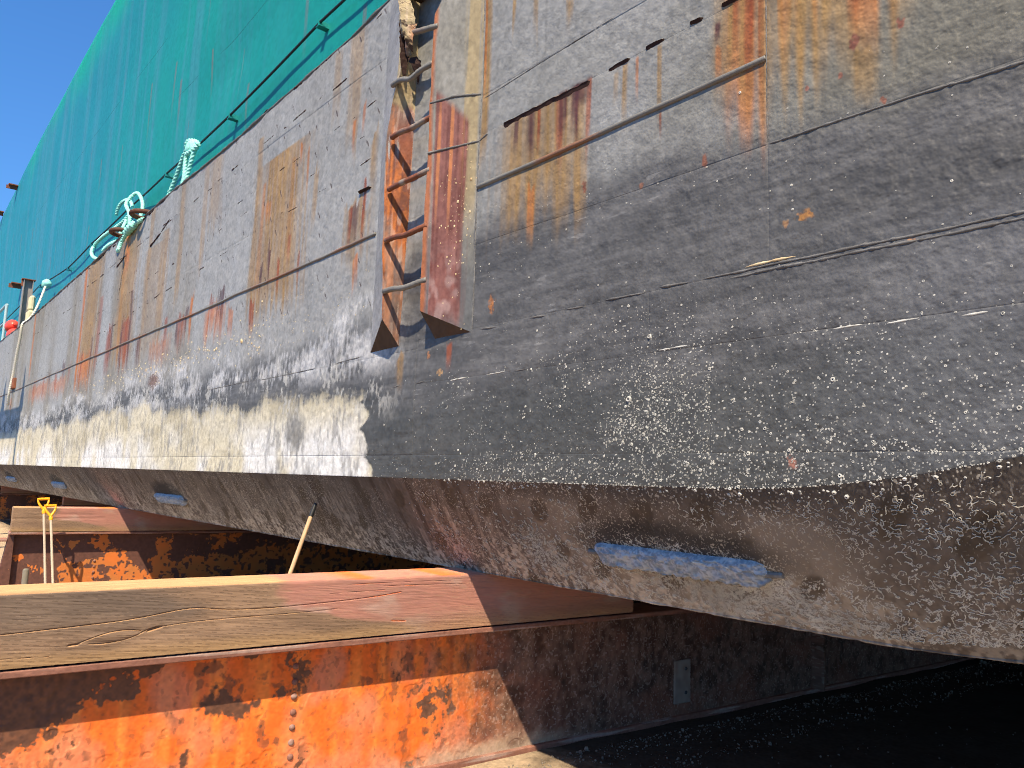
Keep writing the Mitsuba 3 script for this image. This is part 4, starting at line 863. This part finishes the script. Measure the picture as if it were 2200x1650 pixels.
for (x, z), lb in (((-22.55, 3.42), "upper of two red floats hanging by the pipe railing"), ((-22.1, 3.14), "lower of two red floats at the deck edge by the railing")):
    k = trimesh.creation.icosphere(3, 1.0); v = np.array(k.vertices)
    b = thing("red_float", lb, "buoy", "red floats by the railing")
    obj("body", (v * [0.3, 0.16, 0.17 + 0.0] + [x, 2.62, z], np.array(k.faces)), "red_plastic", b, smooth=True)
    obj("eye", tube([(x + 0.28, 2.62, z), (x + 0.36, 2.62, z + 0.03)], 0.03, 8), "red_plastic", b, smooth=30)

# ================================================================ keel blocks
def block(x0, y0, y1, ymax_timber, paint, timber_mat, fine, tl, bl, slope=0.10, rivet_y=None, extra=None):
    """x0: timber front at y = 0 of its line; the line runs along (slope, 1)"""
    al = math.atan(slope); ca, sa = math.cos(al), math.sin(al)
    def W(P):       # local (u along the block, v into the block = -x, z) -> world
        P = np.asarray(P, float)
        return np.stack([x0 + P[..., 0] * sa - P[..., 1] * ca, P[..., 0] * ca + P[..., 1] * sa, P[..., 2]], -1)
    def B(u0, u1, v0, v1, z0, z1, c=0.0):
        v, f = box(u0, u1, v0, v1, z0, z1, c)
        return W(v), np.asarray(f)[:, ::-1]
    b = thing("keel_block", bl, "keel block")
    # timber cap, one top-level thing that lies on the block
    t = timber(W, y0, ymax_timber, timber_mat, fine, tl)
    obj("top_flange", B(y0 - 0.02, y1, 0.0, 0.34, -0.855, -0.826, 0.004), "flange_rust", b)
    # web plates with a lapped joint
    us = np.linspace(y0 + 0.02, y1, int((y1 - y0) / 0.05)); zz = np.linspace(FLOOR + 0.03, -0.856, 24)
    U, Z = np.meshgrid(us, zz, indexing="ij")
    V = 0.14 + 0.006 * (meshkit.fbm(np.stack([U * 2, 0 * U, Z * 3], -1), 2, 7) - 0.5)
    obj("web_plate", grid(W(np.stack([U, V, Z], -1))), paint, b, smooth=True)
    obj("web_plate", B(y0 + 0.02, y1, 0.2, 0.215, FLOOR + 0.03, -0.856), paint, b)
    obj("base_flange", B(y0, y1, 0.11, 0.3, FLOOR - 0.02, FLOOR + 0.03, 0.004), "flange_rust", b)
    if rivet_y:
        for ry, z_top in rivet_y:
            for k in range(8):
                zc0 = z_top - 0.073 * k
                if zc0 < FLOOR + 0.1: break
                s = trimesh.creation.icosphere(1, 1.0); v = np.array(s.vertices); keep = v * [0.017, 0.013, 0.017]
                obj("rivet", (W(keep + [ry, 0.139, zc0 + rng.uniform(-0.004, 0.004)]), np.array(s.faces)[:, ::-1]), "flange_rust", b, smooth=True)
    if extra: extra(b, B, W)
    return b, W, B

KNOTS = [(0.92, -0.715, 0.13, 0.02)]
CRACKS = [  # polylines (u, z), width, depth
    ([(0.2, -0.69), (0.51, -0.68), (0.8, -0.665), (1.05, -0.645), (1.25, -0.62), (1.35, -0.63), (1.5, -0.64), (1.8, -0.635), (2.1, -0.62), (2.3, -0.60)], 0.0028, 0.012),
    ([(1.1, -0.695), (1.28, -0.68), (1.5, -0.675), (1.75, -0.672), (1.95, -0.665)], 0.002, 0.008),
    ([(0.79, -0.742), (0.84, -0.722), (0.92, -0.70), (1.0, -0.697), (1.04, -0.703)], 0.0026, 0.012),
    ([(0.84, -0.742), (0.95, -0.74), (1.02, -0.722), (1.05, -0.708), (1.11, -0.69)], 0.0026, 0.012),
    ([(0.77, -0.742), (0.80, -0.74)], 0.007, 0.018), ([(1.07, -0.706), (1.12, -0.693)], 0.0075, 0.018),
    ([(2.2, -0.565), (2.45, -0.57), (2.7, -0.575)], 0.002, 0.007), ([(2.0, -0.55), (2.3, -0.548), (2.6, -0.555)], 0.0018, 0.006),
    ([(2.25, -0.745), (2.33, -0.752)], 0.004, 0.01), ([(1.9, -0.59), (2.2, -0.585)], 0.0016, 0.006), ([(0.2, -0.77), (0.5, -0.775), (0.7, -0.78)], 0.0016, 0.006),
]
def seg_dist(U, Z, a, b):
    d = np.array(b) - np.array(a); L2 = (d ** 2).sum()
    t = np.clip(((U - a[0]) * d[0] + (Z - a[1]) * d[1]) / L2, 0, 1)
    return np.hypot(U - a[0] - t * d[0], Z - a[1] - t * d[1])
def timber(W, y0, y1, m, fine, label):
    z0, z1, dep, r = -0.82, -0.52, 0.30, 0.012
    du = 0.006 if fine else 0.03
    us = np.linspace(y0, y1, int((y1 - y0) / du))
    # profile: front face bottom -> top, over the arris, top to back, back down
    nf, nt = (130, 26) if fine else (24, 10)
    prof = [(0.0, z0 + 0.004)] + [(0.0, z) for z in np.linspace(z0 + r, z1 - r, nf)] + [(r - r * math.cos(a), z1 - r + r * math.sin(a)) for a in np.linspace(0.3, 1.57, 5)]
    prof += [(v, z1) for v in np.linspace(2 * r, dep - r, nt)] + [(dep, z1 - r), (dep, z0 + r), (dep - r, z0)]
    prof = np.array(prof)
    U = np.repeat(us[:, None], len(prof), 1)
    V = np.repeat(prof[None, :, 0], len(us), 0).copy(); Z = np.repeat(prof[None, :, 1], len(us), 0).copy()
    w = meshkit.fbm(np.stack([U * 0.8, V * 3, Z * 3], -1), 3, 19) - 0.5
    front = V < 1e-6
    rough = 0.0022 * (meshkit.fbm(np.stack([U * 3, 0 * U, Z * 60], -1), 3, 27) - 0.5)
    V = V + np.where(front, w * 0.010 + rough, 0)
    Z = Z + np.where(~front & (V < dep - 0.03), w * 0.012 + 0.004 * (meshkit.fbm(np.stack([U * 3, V * 50, 0 * U], -1), 2, 29) - 0.5), 0)
    arris = (np.abs(prof[:, 0] - 0.004) < 0.009) & (prof[:, 1] > z1 - 0.02)
    Z[:, arris] -= 0.012 * np.clip(meshkit.fbm(np.stack([U[:, arris] * 9, 0 * U[:, arris], 0 * U[:, arris]], -1), 3, 33) - 0.55, 0, 1)
    V0 = V.copy()
    if fine:
        for pl, wd, dp in CRACKS:
            if len(pl) > 3:
                pl = [tuple(q_) for q_ in spline(pl, len(pl) * 6)]
            for a, b in zip(pl[:-1], pl[1:]):
                near_ = front & (np.abs(U - (a[0] + b[0]) / 2) < abs(b[0] - a[0]) / 2 + 0.04)
                d = seg_dist(U[near_], Z[near_], a, b)
                V[near_] = np.maximum(V[near_], V0[near_] + 0.65 * dp * np.exp(-(d / (wd * 0.5)) ** 2))
        kd = np.hypot((U - 0.93) / 0.085, (Z + 0.717) / 0.018)
        V -= np.where(front, 0.006 * np.exp(-kd ** 4), 0)
    else:
        for pl in ([(y0, -0.66), (y0 + 1, -0.65)], [(y0 + 0.3, -0.60), (y0 + 0.9, -0.61)]):
            d = seg_dist(U, Z, *pl); V += np.where(front, 0.006 * np.exp(-(d / 0.012) ** 2), 0)
    P = np.stack([U, V, Z], -1)
    ends = []
    for e, flip in ((0, False), (-1, True)):
        ring = P[e]; c = ring.mean(0); n = len(ring)
        inner = c + (ring - c) * 0.9; inner[:, 0] += -0.01 if e == 0 else 0.01
        v = np.vstack([ring, inner, c + [(-0.01 if e == 0 else 0.01), 0, 0]])
        i = np.arange(n); j = (i + 1) % n
        f = np.vstack([np.stack([i, j, n + j], 1), np.stack([i, n + j, n + i], 1), np.stack([n + i, n + j, 0 * i + 2 * n], 1)])
        ends.append((W(v), f[:, ::-1] if not flip else f))
    v, f = grid(W(P))
    return one("timber_beam", join([(v, f), *ends]), m, label, "timber", smooth=35)

def near_extra(b, B, W):
    # small plate riveted to the web and a lashing hole near the timber's end
    k = obj("patch_plate", join([B(4.50, 4.66, 0.118, 0.135, -1.49, -1.20, 0.004)]), "zinc_plate", b, label="pale grey bolted plate on the shaded web")
    for z in (-1.26, -1.42):
        s = trimesh.creation.icosphere(1, 0.014)
        obj("bolt", (W(np.array(s.vertices) * [1, 0.6, 1] + [4.61, 0.118, z]), np.array(s.faces)[:, ::-1]), "dark_steel", k, smooth=True)
    for u in (4.05, 6.1):
        obj("stiffener", B(u, u + 0.014, 0.03, 0.14, FLOOR + 0.03, -0.856), "beam_paint", b) if u > 5 else None
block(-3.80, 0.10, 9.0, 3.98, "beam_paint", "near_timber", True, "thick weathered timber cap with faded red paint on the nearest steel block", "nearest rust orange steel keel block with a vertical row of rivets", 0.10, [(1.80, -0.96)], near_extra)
def far_extra(b, B, W):
    # slanting end frame on the left
    pts = np.array([(1.545, 0.06, -0.856), (1.6, 0.06, -0.856), (1.6, 0.06, FLOOR), (1.44, 0.06, FLOOR)])
    pts2 = pts + [0, 0.24, 0]
    h = trimesh.convex.convex_hull(np.vstack([pts, pts2]))
    obj("end_frame", (W(np.array(h.vertices)), np.array(h.faces)[:, ::-1]), "far_beam_paint", b)
    obj("end_bracket", B(1.2, 1.53, 0.05, 0.3, -0.94, -0.91, 0.004), "flange_rust", b)
block(-11.46, 1.56, 9.0, 5.2, "far_beam_paint", "far_timber", False, "shorter looking timber cap with red paint, behind the two yellow handles", "second steel keel block behind the nearest, brown rust with orange flakes", 0.10, [(2.52, -1.21)], far_extra)
block(-19.2, 3.5, 9.0, 5.2, "far_beam_paint", "far_timber", False, "dark timber cap on the farthest steel block under the hull", "third steel keel block, dark in the shade under the hull", 0.10)

for xx_, lb in ((-26.8, "fourth steel keel block, far under the hull"), (-34.4, "farthest steel keel block under the hull")):
    block(xx_, 3.3, 9.0, 5.2, "far_beam_paint", "far_timber", False, "timber cap of the " + ("fourth" if xx_ > -30 else "farthest") + " keel block under the hull", lb, 0.10)

# ================================================================ tools
def shovel(top, foot, yaw, label):
    t = thing("shovel", label, "shovel", "yellow handled shovels")
    top, foot = np.array(top, float), np.array(foot, float)
    ax = (top - foot) / np.linalg.norm(top - foot)
    sx = np.array([0.0, 1.0, 0.0]); sx = sx - ax * (sx @ ax); sx /= np.linalg.norm(sx)
    L = np.linalg.norm(top - foot)
    at = lambda u, a: foot + ax * u + sx * a
    obj("shaft", tube([at(0.15, 0), at(0.6, 0), at(L - 0.16, 0)], [0.0155, 0.0145, 0.0145], 12), "handle_wood", t, smooth=30)
    c = spline([at(L - 0.20, 0), at(L - 0.155, 0.0), at(L - 0.12, 0.022), at(L - 0.07, 0.05), at(L - 0.02, 0.057)], 20)
    c2 = spline([at(L - 0.20, 0), at(L - 0.155, 0.0), at(L - 0.12, -0.022), at(L - 0.07, -0.05), at(L - 0.02, -0.057)], 20)
    rr = np.interp(np.linspace(0, 1, 20), [0, 0.4, 1], [0.019, 0.015, 0.010])
    g = obj("grip", join([tube(c, rr, 10), tube(c2, rr, 10), tube([at(L - 0.02, -0.064), at(L - 0.02, 0), at(L - 0.02, 0.064)], 0.0155, 12)]), "grip_yellow", t, smooth=40)
    nn = np.cross(ax, sx)
    U, Vv = np.meshgrid(np.linspace(0, 0.17, 12), np.linspace(-1, 1, 9), indexing="ij")
    P = foot + U[..., None] * ax + (0.12 * Vv)[..., None] * sx + (0.035 * Vv ** 2)[..., None] * nn
    Pb = P + 0.004 * nn
    v, f = join([grid(P), (grid(Pb)[0], grid(Pb)[1][:, ::-1])])
    obj("blade", (v, f), "dark_steel", t, smooth=30)
shovel((-11.02, 1.81, -0.385), (-10.72, 1.90, -1.58), 0, "yellow D-grip shovel leaning on the far timber, left of the pair")
shovel((-10.98, 1.885, -0.465), (-10.60, 1.96, -1.58), 0, "yellow D-grip shovel leaning in front, right of the pair")
br = thing("broom", "wooden broom stick with a black tip leaning against the shaded bilge", "broom")
a, b = np.array([-5.13, 2.53, -0.20]), np.array([-5.01, 2.04, -1.52])
d = (a - b) / np.linalg.norm(a - b)
obj("stick", tube([b, (a + b) / 2, a - d * 0.10], 0.0145, 12), "stick_wood", br, smooth=30)
obj("tip", tube([a - d * 0.10, a - d * 0.05, a], [0.0155, 0.0155, 0.012], 12), "wire_black", br, smooth=30)
obj("head", box(-5.22, -4.80, 2.0, 2.08, -1.53, -1.49, 0.008), "stick_wood", br)
obj("bristles", box(-5.21, -4.81, 2.005, 2.075, FLOOR - 0.01, -1.53), "wire_black", br)
pp = np.array([(-10.6, 1.645, FLOOR - 0.02), (-10.6, 1.645, -1.3), (-10.6, 1.645, -1.21), (-10.6, 1.645, -1.195), (-10.6, 1.645, -1.19)])
one("pipe_stub", tube(pp, [0.033, 0.033, 0.033, 0.027, 0.012], 16), "pipe_grey", "short grey pipe standing upright between the blocks at the left", "pipe", smooth=40)

# ================================================================ grit along the block foot
q = np.random.default_rng(77)
st = []
for k in range(2600):
    y = q.uniform(2.6, 9.5); off = abs(q.normal(0, 0.12)) if q.random() < 0.55 else 0.42 + q.normal(0, 0.05) if q.random() < 0.6 else q.uniform(0, 2.5)
    x = -3.80 + 0.1 * y + 0.02 + off
    r = float(np.exp(q.normal(np.log(0.0042), 0.45)))
    s = trimesh.creation.icosahedron(); v = np.array(s.vertices) * r * q.uniform(0.6, 1.2, 3)
    zf = FLOOR + 0.03 * (float(meshkit.fbm(np.array([[x * 2, y * 2, 0.0]]), 3)[0]) - 0.6)
    st.append((v + [x, y, zf + r * 0.4], np.array(s.faces)))
struct("grit", join(st), "grit_stone", "pale grit and scale strewn along the foot of the nearest block", "grit", kind="stuff")

# ================================================================ made-up stand out of view, added to throw spiked shade on the plating
ws = thing("added_stand", "made-up stand with two pointed masts, added out of view to cast the spiked shadow on the far hull", "added stand")
obj("platform", box(-20.2, -16.95, 1.1, 1.2, 2.82, 3.3, 0.01), "post_steel", ws)
for x in (-19.5, -16.95):
    h = trimesh.convex.convex_hull(np.array([(x - 0.26, 1.12, 3.3), (x + 0.2, 1.12, 3.3), (x - 0.26, 1.18, 3.3), (x + 0.2, 1.18, 3.3), (x + 0.05, 1.15, 4.25)]))
    obj("mast", (np.array(h.vertices), np.array(h.faces)), "post_steel", ws)
for x in (-20.1, -17.06):
    obj("leg", box(x - 0.06, x + 0.06, 1.1, 1.2, FLOOR - 0.02, 2.82, 0.004), "post_steel", ws)
